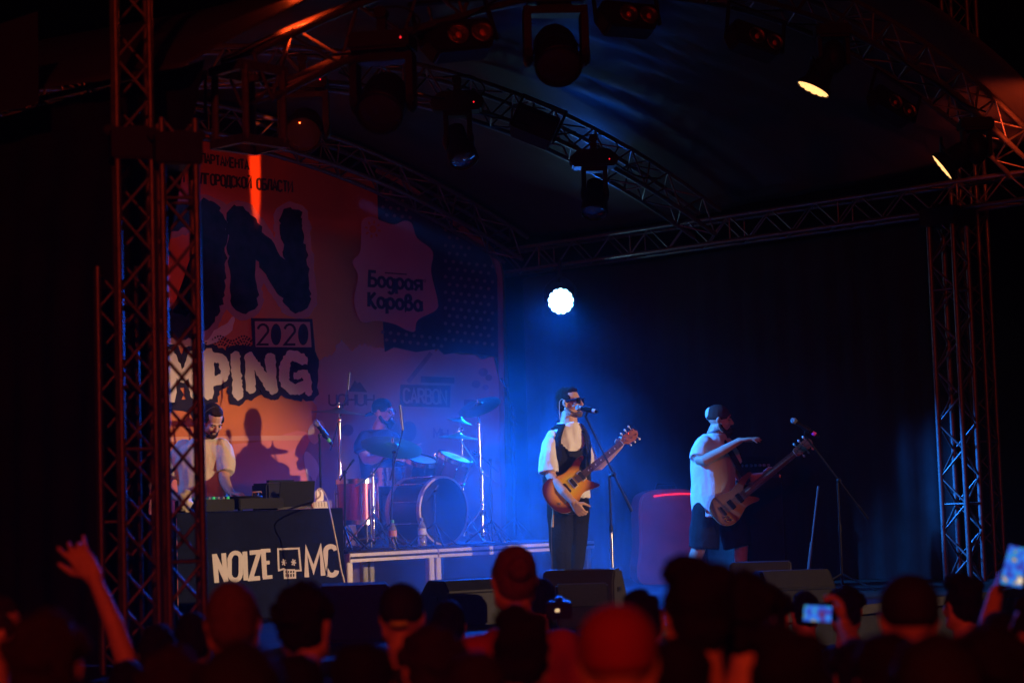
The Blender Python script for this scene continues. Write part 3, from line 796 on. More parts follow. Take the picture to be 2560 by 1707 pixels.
# lettering on the cloth (plane just in front of it)
YT = TY + .4 - .402
f = Flat(YT, .0)
f.mark(0)
for ln_ in ([(536, 1384), (542, 1456)], [(536, 1386), (566, 1452)], [(559, 1382), (565, 1453)]): f.stroke(ln_, 12)
f.mark(1); f.stroke([(x, y) for x, y in [(574, 1440), (574, 1396)] + arc(589, 1394, 13, 13, 180, 350, 8)[1:] + [(602, 1392), (602, 1434)] + arc(588, 1436, 13, 13, 0, 170, 8)], 11, False)
f.mark(2); f.stroke([(612, 1378), (615, 1450)], 12)
f.mark(3); f.stroke([(624, 1381), (648, 1379), (627, 1446), (650, 1444)], 11)
f.mark(4); f.stroke([(658, 1374), (662, 1442)], 12); f.stroke([(652, 1376), (676, 1375)], 9); f.stroke([(660, 1406), (674, 1405)], 9); f.stroke([(657, 1443), (681, 1441)], 9)
f.mark(5); f.stroke([(767, 1442), (766, 1372), (784, 1424), (801, 1369), (808, 1438)], 12)
f.mark(6); f.stroke(arc(827, 1377, 13, 12, -10, -180, 8) + [(814, 1385), (818, 1428)] + arc(830, 1425, 12, 12, 170, 0, 8), 12)
f.build('letter', mat('cloth_print_white', (.62, .60, .58), .75), tab)
f = Flat(YT, .0)
f.stroke([(711, 1421), (697, 1425), (695, 1372), (747, 1370), (752, 1425), (738, 1426), (738, 1443), (712, 1444), (711, 1421)], 4.5)
f.stroke([(711, 1424), (738, 1424)], 4)
for x in (718, 724, 731): f.stroke([(x, 1424), (x, 1443)], 3)
f.stroke([(712, 1433), (738, 1432)], 2.6)
for cx in (710, 734):
    for a in (10, 70, 130):
        c, s_ = 6.5 * math.cos(R(a)), 8.5 * math.sin(R(a)); f.stroke([(cx - c, 1405 - s_), (cx + c, 1405 + s_)], 3)
f.build('skull_emblem', MATS['cloth_print_white'], tab, True)
# gear on the table
def on_table(px, Y): p = at_Y(px, 1270, Y); return V((p.x, Y, TTOP + .004))
t = thing('dj_mixer', 'black mixer with small knobs beside the turntable', 'mixer', on_table(512, 3.62))
m = MB(); m.box((0, 0, .045), (.34, .3, .09)); build('case', m, BLKP, t, bevel=.008)
for r_ in range(4):
    for c in range(7):
        m = MB(); m.lathe([(.011, 0), (.010, .018), (.003, .02)], (-.135 + c * .045, -.11 + r_ * .06, .09), (0, 0, 1), 8)
        build('knob', m, mat('knob_grey', (.25, .25, .25), .5) if (r_ + c) % 3 else emit('green_led', (.05, .6, .15), .4), t)
t = thing('turntable', 'black turntable with silver tonearm under the performer\'s hand', 'turntable', on_table(620, 3.62))
m = MB(); m.box((0, 0, .05), (.44, .34, .08)); build('plinth', m, BLKP, t, bevel=.008)
m = MB(); m.lathe([(.01, .0), (.15, .0), (.155, .012), (.15, .018), (.01, .018)], (-.05, 0, .091), (0, 0, 1), 32); build('platter', m, mat('vinyl', (.015, .015, .016), .3), t)
m = MB(); m.lathe([(.03, .0), (.03, .045), (.005, .047)], (.16, .1, .09), (0, 0, 1), 14); m.tube([(.16, .13, .14), (.15, .02, .14), (.06, -.1, .128)], .006, 8); build('tonearm', m, CHROME, t)
for sx in (-.18, .18):
    for sy in (-.13, .13):
        m = MB(); m.lathe([(.02, 0), (.02, .012)], (sx, sy, 0), (0, 0, 1), 10); build('foot', m, BLKP, t)
t = thing('laptop', 'dark laptop standing open on the table, seen from behind', 'laptop', on_table(724, 3.55), R(-14))
m = MB(); m.box((0, .0, .008), (.34, .23, .016)); build('base', m, mat('laptop_grey', (.015, .016, .02), .4), t, bevel=.005)
m = MB(); m.box((0, -.128, .115), (.30, .008, .2), Matrix.Rotation(R(12), 3, 'X')); build('lid', m, mat('laptop_lid', (.010, .012, .016), .4), t, bevel=.003)
t = thing('flight_box', 'dark box behind the laptop on the table', 'box', on_table(690, 3.9))
m = MB(); m.box((0, 0, .105), (.34, .2, .21)); build('body', m, BLK, t, bevel=.015)
m = MB(); m.box((0, -.06, .222), (.26, .03, .02)); build('handle', m, BLKP, t)
WP = mat('white_plastic', (.8, .78, .74), .4)
t = thing('power_strip', 'white power strip near the right end of the table', 'power strip', on_table(797, 3.42))
m = MB(); m.box((0, 0, .025), (.17, .07, .05)); build('body', m, WP, t, bevel=.01)
for k in range(5):
    m = MB(); m.box((-.06 + k * .03, -.0365, .028), (.004, .003, .036)); build('rib', m, mat('shadow_gap', (.3, .29, .28), .6), t)
t = thing('charger', 'white square laptop charger plugged into the power strip', 'charger', on_table(797, 3.42) + V((.005, 0, .052)), R(-8))
m = MB(); m.box((0, 0, .045), (.078, .03, .088)); build('body', m, WP, t, bevel=.008)
m = MB()
pp = [at_Y(790, 1232, 3.40), at_Y(795, 1222, 3.40), at_Y(806, 1224, 3.38), at_Y(818, 1248, 3.30), at_Y(828, 1290, 2.86), at_Y(838, 1340, 2.85), at_Y(845, 1375, 2.85), at_Y(852, 1420, 2.85), at_Y(862, 1460, 2.84), at_Y(868, 1500, 2.82)]
m.tube(smooth_poly(pp, 6, False), .006, 6)
tag(build('power_cable', m, mat('cable_white', (.7, .66, .62), .5)), 'white cable hanging from the charger down past the table end', 'cable')
t = thing('plastic_bag', 'small crumpled pale bag on the left end of the table', 'bag', on_table(462, 3.45))
m = MB(); m.ell((0, 0, .07), (.06, .05, .08)); m.ell((.03, .0, .12), (.035, .03, .05)); blob('bag', m, mat('pale_bag', (.6, .52, .36), .5), t, .01, 1, (.02, (20, 20, 20)))

# ------------------------------------------------------------------ drums
DK = mat('drum_shell_red', (.28, .012, .06), .25, .25, .35, 90, coat=.8)
DB = mat('drum_black', (.012, .012, .016), .3, 0, coat=.5)
SKN = mat('drum_skin', (.6, .58, .55), .5)
kit = 'drum kit'
def lugs(root, c, ax, rad, h0, h1, n):
    ax = V(ax).normalized(); x = ax.orthogonal().normalized(); y = ax.cross(x)
    for k in range(n):
        q = 2 * math.pi * (k + .3) / n; d = x * math.cos(q) + y * math.sin(q)
        m = MB(); p = V(c) + d * (rad + .012)
        m.tube([p + ax * h0, p + ax * h1], .004, 6); m.ell(p + ax * (h0 * .7 + h1 * .3), (.011,) * 3, n=8, m=6); m.ell(p + ax * (h0 * .3 + h1 * .7), (.011,) * 3, n=8, m=6)
        build('lug', m, CHROME, root)
def drum(name, label, loc, ax, rad, dep, shell, front=None, n=8, hoopm=CHROME):
    t = thing(name, label, 'drum', loc, group=kit); A = V(ax).normalized()
    m = MB(); m.lathe([(rad, -dep / 2), (rad, dep / 2)], (0, 0, 0), A, 36); build('shell', m, shell, t)
    for sg in (-1, 1):
        m = MB(); m.lathe([(rad + .002, sg * (dep / 2 - .03)), (rad + .014, sg * (dep / 2 - .028)), (rad + .014, sg * (dep / 2 + .012)), (rad - .004, sg * (dep / 2 + .014))], (0, 0, 0), A, 36, False); build('hoop', m, hoopm, t)
        m = MB(); m.lathe([(rad - .006, sg * (dep / 2 + .003)), (.002, sg * (dep / 2 + .004))], (0, 0, 0), A, 36); build('head', m, front or SKN, t)
    lugs(t, (0, 0, 0), A, rad, -dep / 2, dep / 2, n)
    return t
bd = at_Y(1068, 1300, 4.05); bd.z = RISER + .30
drum('bass_drum', 'large bass drum facing forward with a dark head', bd, (0, -1, 0), .285, .4, DB, mat('bass_head', (.02, .02, .026), .35), 10, mat('hoop_pale', (.6, .5, .48), .3, .4))
f_ = at_Y(893, 1245, 4.2); f_.z = RISER + .40
ft = drum('floor_tom', 'glittering red floor tom behind the shiny upright stand', f_, (0, 0, 1), .17, .36, DK)
for k in range(3):
    q = k * 2.1 + .4; m = MB(); m.tube([(.185 * math.cos(q), .185 * math.sin(q), -.39), (.185 * math.cos(q), .185 * math.sin(q), .1)], .008, 8); build('leg', m, CHROME, ft)
tm = at_Y(1128, 1172, 4.15)
rt_ = drum('rack_tom', 'red rack tom mounted above the bass drum, right', tm, (.1, -.45, 1), .15, .22, DK)
m = MB(); m.tube([(0, .05, -.1), (0, .05, -.24)], .014, 8); build('mount', m, CHROME, rt_)
tm2 = at_Y(1050, 1176, 4.25); rt2 = drum('rack_tom', 'dark rack tom mounted above the bass drum, left', tm2, (-.1, -.4, 1), .13, .2, DB)
m = MB(); m.tube([(0, .05, -.1), (0, .05, -.24)], .014, 8); build('mount', m, CHROME, rt2)
sn = at_Y(985, 1185, 4.85); sn.z = RISER + .62
s_ = drum('snare_drum', 'chrome snare drum in front of the drummer', sn, (0, 0, 1), .175, .14, CHROME)
for k in range(3):
    q = k * 2.1; m = MB(); m.tube([(0, 0, -.3), (.22 * math.cos(q), .22 * math.sin(q), -.62)], .008, 6); build('stand_leg', m, CHROME, s_)
m = MB(); m.tube([(0, 0, -.07), (0, 0, -.32)], .014, 8); build('stand_pole', m, CHROME, s_)
def cymbal(label, loc, ax, rad, base, pole, boom=None, legs=True):
    """cymbal on its stand; base: floor point, pole: top of the upright, boom: far end of the boom arm"""
    loc, base, pole = V(loc), V(base), V(pole)
    t = thing('cymbal_stand', label, 'cymbal', base, group='cymbals on stands')
    L = lambda p: V(p) - base
    A = V(ax).normalized()
    m = MB(); m.lathe([(rad, -.022), (rad * .6, -.008), (rad * .26, .0), (rad * .2, .012), (rad * .1, .024), (.004, .027), (.004, .023), (rad * .2, .009), (rad * .6, -.011), (rad, -.025)], L(loc), A, 40)
    build('cymbal', m, BRASS, t)
    m = MB(); m.lathe([(.012, .025), (.014, .04), (.006, .055), (.006, .07)], L(loc), A, 12); build('wing_nut', m, CHROME, t)
    m = MB(); m.tube([V((0, 0, .06)), L(pole) * .55], .0125, 10); build('lower_tube', m, CHROME, t)
    m = MB(); m.tube([L(pole) * .55, L(pole)], .009, 10); build('upper_tube', m, CHROME, t)
    for q in (.12, .55, 1): m = MB(); m.ell(L(pole) * q, (.02, .02, .026), n=10, m=7); build('clamp', m, CHROME, t)
    m = MB()
    if boom is not None: m.tube([L(boom), L(pole), L(loc) - A * .01], .007, 8)
    else: m.tube([L(pole), L(loc) + A * .03], .007, 8)
    build('boom', m, CHROME, t)
    for k in range(3):
        q = 2.1 * k + .5; e = V((.26 * math.cos(q), .26 * math.sin(q), .012))
        m = MB(); m.tube([V((0, 0, .3)), e], .009, 8); m.tube([V((0, 0, .1)), e * .5 + V((0, 0, .08))], .006, 6); m.ell(e, (.016, .016, .014), n=8, m=6); build('leg', m, CHROME, t)
    return t
def rz(p): return V((p.x, p.y, RISER))
c1 = at_Y(932, 1185, 3.82)
cymbal('big ride cymbal tilted in front of the drummer on a gleaming stand', at_Y(980, 1112, 3.95), (-.15, -.42, 1), .26, rz(at_Y(934, 1350, 3.82)), c1, at_Y(888, 1216, 3.8))
cymbal('high crash cymbal steeply tilted, above the right of the kit', at_Y(1197, 1012, 4.3), (-.55, -.1, 1), .2, rz(at_Y(1208, 1350, 4.25)), at_Y(1197, 1060, 4.25))
cymbal('flat crash cymbal on a slanting boom right of centre', at_Y(1146, 1088, 4.05), (.02, -.12, 1), .175, rz(at_Y(1208, 1375, 3.95)), at_Y(1205, 1180, 3.95), at_Y(1240, 1202, 3.95))
cymbal('thin dark cymbal seen edge-on at the left of the kit', at_Y(846, 1026, 4.5), (.03, -.1, 1), .24, rz(at_Y(852, 1330, 4.5)), at_Y(849, 1050, 4.5))
m = MB(); m.box((0, 0, .02), (.1, .3, .03)); m.tube([(0, .12, .03), (0, .05, .2)], .01, 6)
tag(build('kick_pedal', m, CHROME, loc=rz(at_Y(1040, 1340, 4.35))), 'chrome foot pedal behind the bass drum', 'pedal')
m = MB(); m.lathe([(.01, .46), (.15, .46), (.17, .5), (.16, .55), (.01, .56)], (0, 0, 0), (0, 0, 1), 24); m.tube([(0, 0, .46), (0, 0, .1)], .02, 8)
for k in range(3): m.tube([(0, 0, .2), (.25 * math.cos(k * 2.1), .25 * math.sin(k * 2.1), .01)], .01, 6)
DRP = at_Y(952, 1300, 5.4); DRP.z = RISER
tag(build('drum_stool', m, BLK, loc=DRP), 'round black stool under the drummer', 'stool')

# ------------------------------------------------------------------ microphones
MESHB = mat('mic_grille', (.32, .32, .33), .45, .8, .3, 400, .6, 500)
def mic(root, a, b, ring=None, grille=MESHB, name='microphone'):
    """hand microphone with its ball at a and tail at b (root coordinates)"""
    a, b = V(a), V(b); d = (b - a).normalized(); L = (b - a).length
    m = MB(); m.lathe([(.004, -.026), (.016, -.022), (.025, -.005), (.0255, .006), (.022, .022), (.019, .03)], a, d, 18); g_ = build('grille', m, grille, root)
    m = MB(); m.lathe([(.0262, -.002), (.0275, .001), (.0275, .006), (.0262, .009)], a, d, 18, False); build('band', m, MESHB, g_)
    m = MB(); m.lathe([(.019, .03), (.0185, .05), (.0165, L * .6), (.0135, L * .9), (.0125, L)], a, d, 14); h = build('handle', m, BLKP, root)
    if ring:
        m = MB(); q = L * .80; m.lathe([(.0165, q - .016), (.0178, q - .014), (.0178, q + .014), (.0165, q + .016)], a, d, 14, False); build('tape_ring', m, ring, h)
    return h
def mic_stand(label, base, pole, boom_end, clip, ball, tail, ring=None, round_base=True, stand_m=BLK):
    base = V(base); t = thing('microphone_stand', label, 'microphone stand', base, group='microphone stands'); L = lambda p: V(p) - base
    if round_base:
        m = MB(); m.lathe([(.01, .0), (.13, .0), (.13, .012), (.05, .03), (.012, .035)], (0, 0, 0), (0, 0, 1), 24); build('base', m, stand_m, t)
    else:
        for k in range(3):
            q = 2.1 * k + .6; m = MB(); m.tube([(0, 0, .14), (.3 * math.cos(q), .3 * math.sin(q), .01)], .009, 6); build('leg', m, stand_m, t)
    P = L(pole)
    m = MB(); m.tube([V((0, 0, .02)), P * .56], .012, 10); build('lower_tube', m, CHROME if round_base else stand_m, t)
    m = MB(); m.tube([P * .54, P * .60], .016, 10); build('clutch', m, stand_m, t)
    m = MB(); m.tube([P * .56, P], .0095, 10); build('upper_tube', m, stand_m, t)
    if boom_end is not None:
        m = MB(); m.tube([L(boom_end), L(clip)], .008, 8); build('boom', m, stand_m, t)
        e = L(boom_end); d = (L(clip) - e).normalized(); m = MB(); m.tube([e - d * .02, e + d * .12], .013, 8); build('counterweight', m, stand_m, t)
        near = e + d * (P - e).dot(d)
        m = MB(); m.ell(near, (.022, .022, .022), n=10, m=7); m.tube([near, P], .012, 8); m.tube([near, near + V((0, 0, -.03)) + d * .03], .008, 6); build('joint', m, stand_m, t)
    else:
        m = MB(); m.tube([P, L(clip)], .008, 8); build('neck', m, stand_m, t)
    a, b = L(ball), L(tail); c = a.lerp(b, .5); d = (b - a).normalized()
    m = MB(); m.tube([c - d * .03, c + d * .03], .024, 10); m.tube([c, L(clip)], .009, 6); build('clip', m, BLKP, t)
    mic(t, a, b, ring)
    return t
def fl_at(px, py, d): p = at(px, py, d); return V((p.x, p.y, FLOOR + .006))
D_S = 16.45
sp = at(1523, 1190, D_S)
mic_stand('boom microphone stand in front of the singer', V((sp.x, sp.y, FLOOR + .006)), sp, at(1577, 1272, D_S - .03), at(1464, 1042, D_S), at(1446, 1019, D_S + .02), at(1494, 1029, D_S - .06), mat('tape_silver', (.5, .6, .75), .4))
dp = at_Y(799, 1100, 3.95)
mic_stand('straight microphone stand with a green-ringed microphone beside the table', V((dp.x, dp.y, FLOOR + .006)), dp, None, at_Y(797, 1086, 3.95), at_Y(791, 1057, 3.95), at_Y(829, 1110, 3.93), mat('tape_green', (.12, .75, .05), .5))
bp_ = at(2094, 1203, 16.6)
mic_stand('boom microphone stand with a pink-ringed microphone at the right', V((bp_.x, bp_.y, FLOOR + .006)), bp_, at(2166, 1292, 16.6), at(2012, 1088, 16.6), at(1984, 1051, 16.6), at(2048, 1092, 16.55), mat('tape_pink', (.95, .05, .45), .5), False)
p_ = at(2046, 1215, 17.2); q_ = fl_at(2016, 1455, 17.2)
t = thing('light_stand', 'thin slanting pole left of the pink-ringed microphone stand', 'stand', q_)
m = MB(); m.tube([V((0, 0, 0)), (p_ - q_) * .45], .016, 8); build('lower_tube', m, mat('grey_metal', (.10, .10, .11), .5, .3), t)
m = MB(); m.tube([(p_ - q_) * .43, p_ - q_], .010, 8); build('upper_tube', m, MATS['grey_metal'], t)
# overhead microphones on the riser
def overhead(label, base, top, arm, tip, tail):
    base = V(base); t = thing('microphone_stand', label, 'microphone stand', base, group='overhead drum microphones'); L = lambda p: V(p) - base
    m = MB(); m.tube([V((0, 0, .02)), L(top)], .009, 8); build('pole', m, BLK, t)
    m = MB(); m.tube([L(arm), L(tail)], .006, 8); m.ell(L(top), (.018,) * 3, n=8, m=6); build('boom', m, BLK, t)
    m = MB(); m.tube([L(tail), L(tip)], .011, 8); build('microphone', m, CHROME, t)
    for k in range(3):
        q = 2.1 * k; m = MB(); m.tube([(0, 0, .2), (.25 * math.cos(q), .25 * math.sin(q), .01)], .008, 6); build('leg', m, BLK, t)
overhead('overhead microphone stand rising left of the drummer', rz(at_Y(851, 1340, 4.75)), at_Y(847, 1060, 4.75), at_Y(826, 1125, 4.75), at_Y(874, 930, 4.7), at_Y(870, 974, 4.72))
overhead('slim microphone stand crossing the drummer\'s chest', rz(at_Y(975, 1340, 3.75)), at_Y(985, 1130, 3.75), at_Y(975, 1200, 3.75), at_Y(1000, 1012, 3.75), at_Y(1007, 1075, 3.75))
overhead('tall microphone stand at the right edge of the banner', rz(at_Y(1290, 1345, 5.2)), at_Y(1283, 1020, 5.2), at_Y(1292, 1060, 5.2), at_Y(1252, 945, 5.2), at_Y(1264, 965, 5.2))
overhead('short microphone stand in front of the bass drum', rz(at_Y(1088, 1365, 3.72)), at_Y(1088, 1230, 3.72), at_Y(1070, 1250, 3.72), at_Y(1096, 1215, 3.75), at_Y(1090, 1225, 3.73))
overhead('thin microphone stand left of the glittering floor tom', rz(at_Y(862, 1360, 3.75)), at_Y(862, 1180, 3.75), at_Y(850, 1200, 3.75), at_Y(884, 1150, 3.8), at_Y(876, 1160, 3.78))
overhead('microphone stand bending towards the right rack tom', rz(at_Y(1232, 1360, 3.8)), at_Y(1226, 1150, 3.8), at_Y(1246, 1180, 3.8), at_Y(1180, 1130, 3.95), at_Y(1196, 1136, 3.9))
cymbal('pair of small hi-hat cymbals behind the rack toms', at_Y(1085, 1150, 4.9), (.02, -.15, 1), .15, rz(at_Y(1090, 1330, 4.9)), at_Y(1086, 1165, 4.9))
cymbal('small splash cymbal above the right rack tom', at_Y(1150, 1048, 4.6), (.15, -.25, 1), .12, rz(at_Y(1160, 1340, 4.6)), at_Y(1154, 1075, 4.6))
for i_, pp in enumerate((((900, 1372, 3.62), (960, 1376, 3.60), (1040, 1370, 3.61), (1120, 1366, 3.62)), ((1120, 1340, 3.75), (1180, 1352, 3.7), (1250, 1350, 3.72), (1300, 1352, 3.7)))):
    m = MB(); m.tube(smooth_poly([V((q.x, q.y, RISER + .008)) for q in (at_Y(*k) for k in pp)], 6, False), .007, 6)
    tag(build('cable', m, CABLE), ['black cable lying along the riser edge by the bottles', 'black cable lying on the riser behind the singer'][i_], 'cable', 'cables on the riser')
# bottles on the riser
def bottle(label, p, col, capc, h=.24, r_=.034):
    t = thing('water_bottle', label, 'bottle', p, group='bottles on the riser')
    gm = bpy.data.materials.get('bottle_plastic') or mat('bottle_plastic', (.8, .86, .9), .12)
    gm.node_tree.nodes['Principled BSDF'].inputs['Transmission Weight'].default_value = .75
    m = MB(); m.lathe([(r_ * .9, 0), (r_, .01), (r_, h * .3), (r_ * .86, h * .36), (r_, h * .42), (r_, h * .68), (r_ * .45, h * .88), (r_ * .38, h * .9)], (0, 0, 0), (0, 0, 1), 20); build('body', m, gm, t)
    m = MB(); m.lathe([(r_ * 1.01, h * .44), (r_ * 1.01, h * .64)], (0, 0, 0), (0, 0, 1), 20); build('label', m, mat('bottle_label_' + capc, col, .5), t)
    m = MB(); m.lathe([(r_ * .42, h * .9), (r_ * .42, h), (.002, h)], (0, 0, 0), (0, 0, 1), 12); build('cap', m, mat('bottle_cap_' + capc, {'green': (.05, .5, .25), 'blue': (.1, .2, .6)}[capc], .4), t)
bottle('clear water bottle with a green cap on the riser edge', rz(at_Y(983, 1368, 3.66)), (.65, .3, .3), 'green')
bottle('clear water bottle with a blue cap on the riser edge', rz(at_Y(1056, 1362, 3.66)), (.7, .75, .8), 'blue', .25, .036)

# ------------------------------------------------------------------ wedges, amplifiers
GRILL = mat('speaker_grille', (.03, .028, .027), .6, .3, .3, 150, .5, 220)
def wedge(label, p, rotz, wd=.55, dp=.42, h=.34, m_=None):
    t = thing('monitor_wedge', label, 'monitor speaker', p, rotz, 'monitor wedges')
    m = MB(); prof = [(-dp / 2, .0), (dp / 2, .0), (dp / 2, h * .45), (dp * .12, h), (-dp * .36, h), (-dp / 2, h * .75)]
    m.prism(prof, wd, -wd / 2); m.v = [V((q.z, -q.x, q.y)) for q in m.v]; b = build('cabinet', m, m_ or BLK, t, bevel=.012)
    a, c = V((0, -dp / 2, h * .45)), V((0, -dp * .12, h)); mid = (a + c) / 2; ang = math.atan2(c.z - a.z, c.y - a.y)
    m = MB(); m.box(mid + V((0, -.006, .004)), (wd * .92, (c - a).length * .92, .012), Matrix.Rotation(ang, 3, 'X')); build('grille', m, GRILL, t)
    for sx in (-1, 1):
        m = MB(); m.box((sx * (wd / 2 + .002), .05, h * .6), (.008, .1, .03)); build('handle', m, BLKP, t)
    return t
def on_stage(px, d): p = at(px, 1480, d); return V((p.x, p.y, FLOOR + .008))
BWN = mat('wedge_brown', (.026, .023, .022), .55)
wedge('low wide monitor wedge left of the singer\'s feet', on_stage(1178, 13.6), R(180) + VA + R(30), .62, .5, .30)
wedge('monitor wedge with a slanted right side at the singer\'s feet', on_stage(1462, 13.6), VA + R(165), .5, .42, .34, BWN)
wedge('small dark monitor wedge in front of the singer\'s wedge', on_stage(1455, 12.9), VA, .34, .3, .27)
wedge('monitor wedge at the feet of the bass player', on_stage(1905, 15.3), VA + R(170), .46, .40, .30, BWN)
wedge('low monitor wedge right of the bass player\'s wedge', on_stage(1985, 14.9), VA + R(10), .55, .36, .24)
sb = thing('subwoofer', 'black subwoofer box in front of the white lettering', 'speaker', on_stage(885, 12.3) + V((0, 0, -.0)), VA + R(5))
m = MB(); m.box((0, 0, .17), (.42, .5, .34)); build('cabinet', m, BLK, sb, bevel=.012)
m = MB(); m.box((0, -.252, .17), (.38, .01, .3)); build('grille', m, GRILL, sb)
# bass amplifier stack
ba = at(1868, 1440, 18.6); am = thing('bass_amplifier', 'tall dark bass amplifier stack behind the bass player', 'amplifier', V((ba.x, ba.y, FLOOR + .006)), R(-6))
m = MB(); m.box((0, 0, .5), (.62, .42, 1.0)); build('cabinet', m, mat('amp_tolex', (.05, .055, .065), .5, 0, .2, 60, .4, 200), am, bevel=.012)
m = MB(); m.box((0, -.212, .5), (.56, .012, .94)); build('grille', m, GRILL, am)
m = MB(); m.box((0, 0, 1.09), (.56, .34, .17)); build('amp_head', m, BLK, am, bevel=.01)
for k in range(7):
    m = MB(); m.lathe([(.014, 0), (.012, .02), (.003, .022)], (-.2 + k * .06, -.171, 1.09), (0, -1, 0), 10); build('knob', m, mat('knob_grey', (.25, .25, .25), .5), am)
for sx in (-1, 1):
    for z in (.02, .98):
        m = MB(); m.box((sx * .295, -.195, z), (.05, .05, .05)); build('corner', m, CHROME, am, bevel=.008)
rp2 = at(1668, 1335, 19.2); rb = thing('red_case', 'dark red rounded case glowing behind the bass player', 'case', V((rp2.x, rp2.y, FLOOR + .006)), VA + R(8))
RED = mat('red_vinyl', (.5, .016, .025), .35, 0, .2, 6, coat=.3)
m = MB(); m.prism(smooth_poly([(-.3, .0), (.3, .0), (.31, .4), (.30, .78), (.2, .88), (0, .9), (-.2, .88), (-.30, .78), (-.31, .4)], 4), .4, -.2); m.v = [V((q.x, q.z, q.y)) for q in m.v]; build('shell', m, RED, rb, bevel=.02)
m = MB(); m.tube(smooth_poly([(-.16, -.204, .835), (-.05, -.207, .845), (.08, -.207, .85), (.2, -.204, .846)], 5, False), .007, 6); build('light_strip', m, emit('red_strip', (1, .02, .03), 1.4), rb)
m = MB(); m.tube([(-.1, 0, .9), (-.08, 0, .95), (.08, 0, .95), (.1, 0, .9)], .012, 8); build('handle', m, BLKP, rb)
# ------------------------------------------------------------------ people
def rotz(a): return Matrix.Rotation(a, 4, 'Z')
def head_matrix(c, yaw, pitch=0, roll=0, s=1.):
    return Matrix.Translation(V(c)) @ rotz(R(yaw)) @ Matrix.Rotation(R(pitch), 4, 'X') @ Matrix.Rotation(R(roll), 4, 'Y') @ Matrix.Scale(s, 4)
def head_parts(mb, M, ears=True):
    """face looks along -Y of M"""
    mb.M = M
    mb.ell((0, .014, .032), (.074, .094, .086)); mb.ell((0, -.03, -.025), (.062, .060, .082)); mb.ell((0, -.012, -.06), (.058, .07, .05))
    mb.ell((0, -.056, -.092), (.034, .032, .026)); mb.cap([(0, -.086, .016), (0, -.106, -.022)], [.008, .013], 8); mb.ell((0, -.094, -.026), (.018, .012, .009))
    mb.cap([(-.036, -.076, .022), (.036, -.076, .022)], .012, 8)
    mb.cap([(-.016, -.087, -.052), (.016, -.087, -.052)], .007, 8); mb.cap([(-.013, -.085, -.066), (.013, -.085, -.066)], .008, 8)
    for sx in (-1, 1):
        mb.ell((sx * .036, -.062, -.022), (.024, .026, .024)); mb.cap([(sx * .052, -.03, -.085), (sx * .06, .01, -.05)], .02, 8)
        if ears:
            mb.ell((sx * .077, .012, -.004), (.009, .019, .030), Matrix.Rotation(R(sx * -18), 3, 'Z')); mb.ell((sx * .080, .010, .012), (.010, .014, .016)); mb.ell((sx * .077, .004, -.026), (.008, .010, .010))
    mb.M = None
def hair_short(mb, M, top=.012, back=-.05, front=-.058):
    mb.M = M
    mb.ell((0, .034, .047), (.079, .093, .084 + top * .5)); mb.ell((0, .05, .0), (.076, .072, .075)); mb.ell((0, front + .034, .098), (.056, .042, .016 + top))
    for sx in (-1, 1): mb.ell((sx * .064, .01, .03), (.02, .05, .04))
    mb.M = None
def beard_parts(mb, M, full=.0):
    mb.M = M
    pts = [(-.066, -.004, -.045), (-.060, -.03, -.08), (-.035, -.066, -.100), (0, -.080, -.108), (.035, -.066, -.100), (.060, -.03, -.08), (.066, -.004, -.045)]
    mb.cap(smooth_poly(pts, 3, False), .013 + full * .4, 8)
    mb.cap([(-.02, -.084, -.088), (.02, -.084, -.088)], .014 + full, 8); mb.ell((0, -.064, -.105 - full), (.036, .026, .02 + full))
    mb.cap(smooth_poly([(-.028, -.082, -.062), (-.014, -.094, -.042), (.014, -.094, -.042), (.028, -.082, -.062)], 3, False), .0065, 8)
    mb.M = None
def eyes(root, M):
    for sx in (-1, 1):
        m = MB(); m.M = M; m.ell((sx * .031, -.074, .004), (.0125, .011, .010), n=10, m=7); build('eye', m, mat('eye_white', (.2, .18, .17), .3), root)
        m = MB(); m.M = M; m.ell((sx * .031, -.0835, .003), (.0055, .003, .0055), n=8, m=6); build('iris', m, BLKP, root)
        m = MB(); m.M = M; m.cap([(sx * .016, -.089, .024), (sx * .046, -.080, .024)], .0045, 6); build('eyebrow', m, HAIR, root)
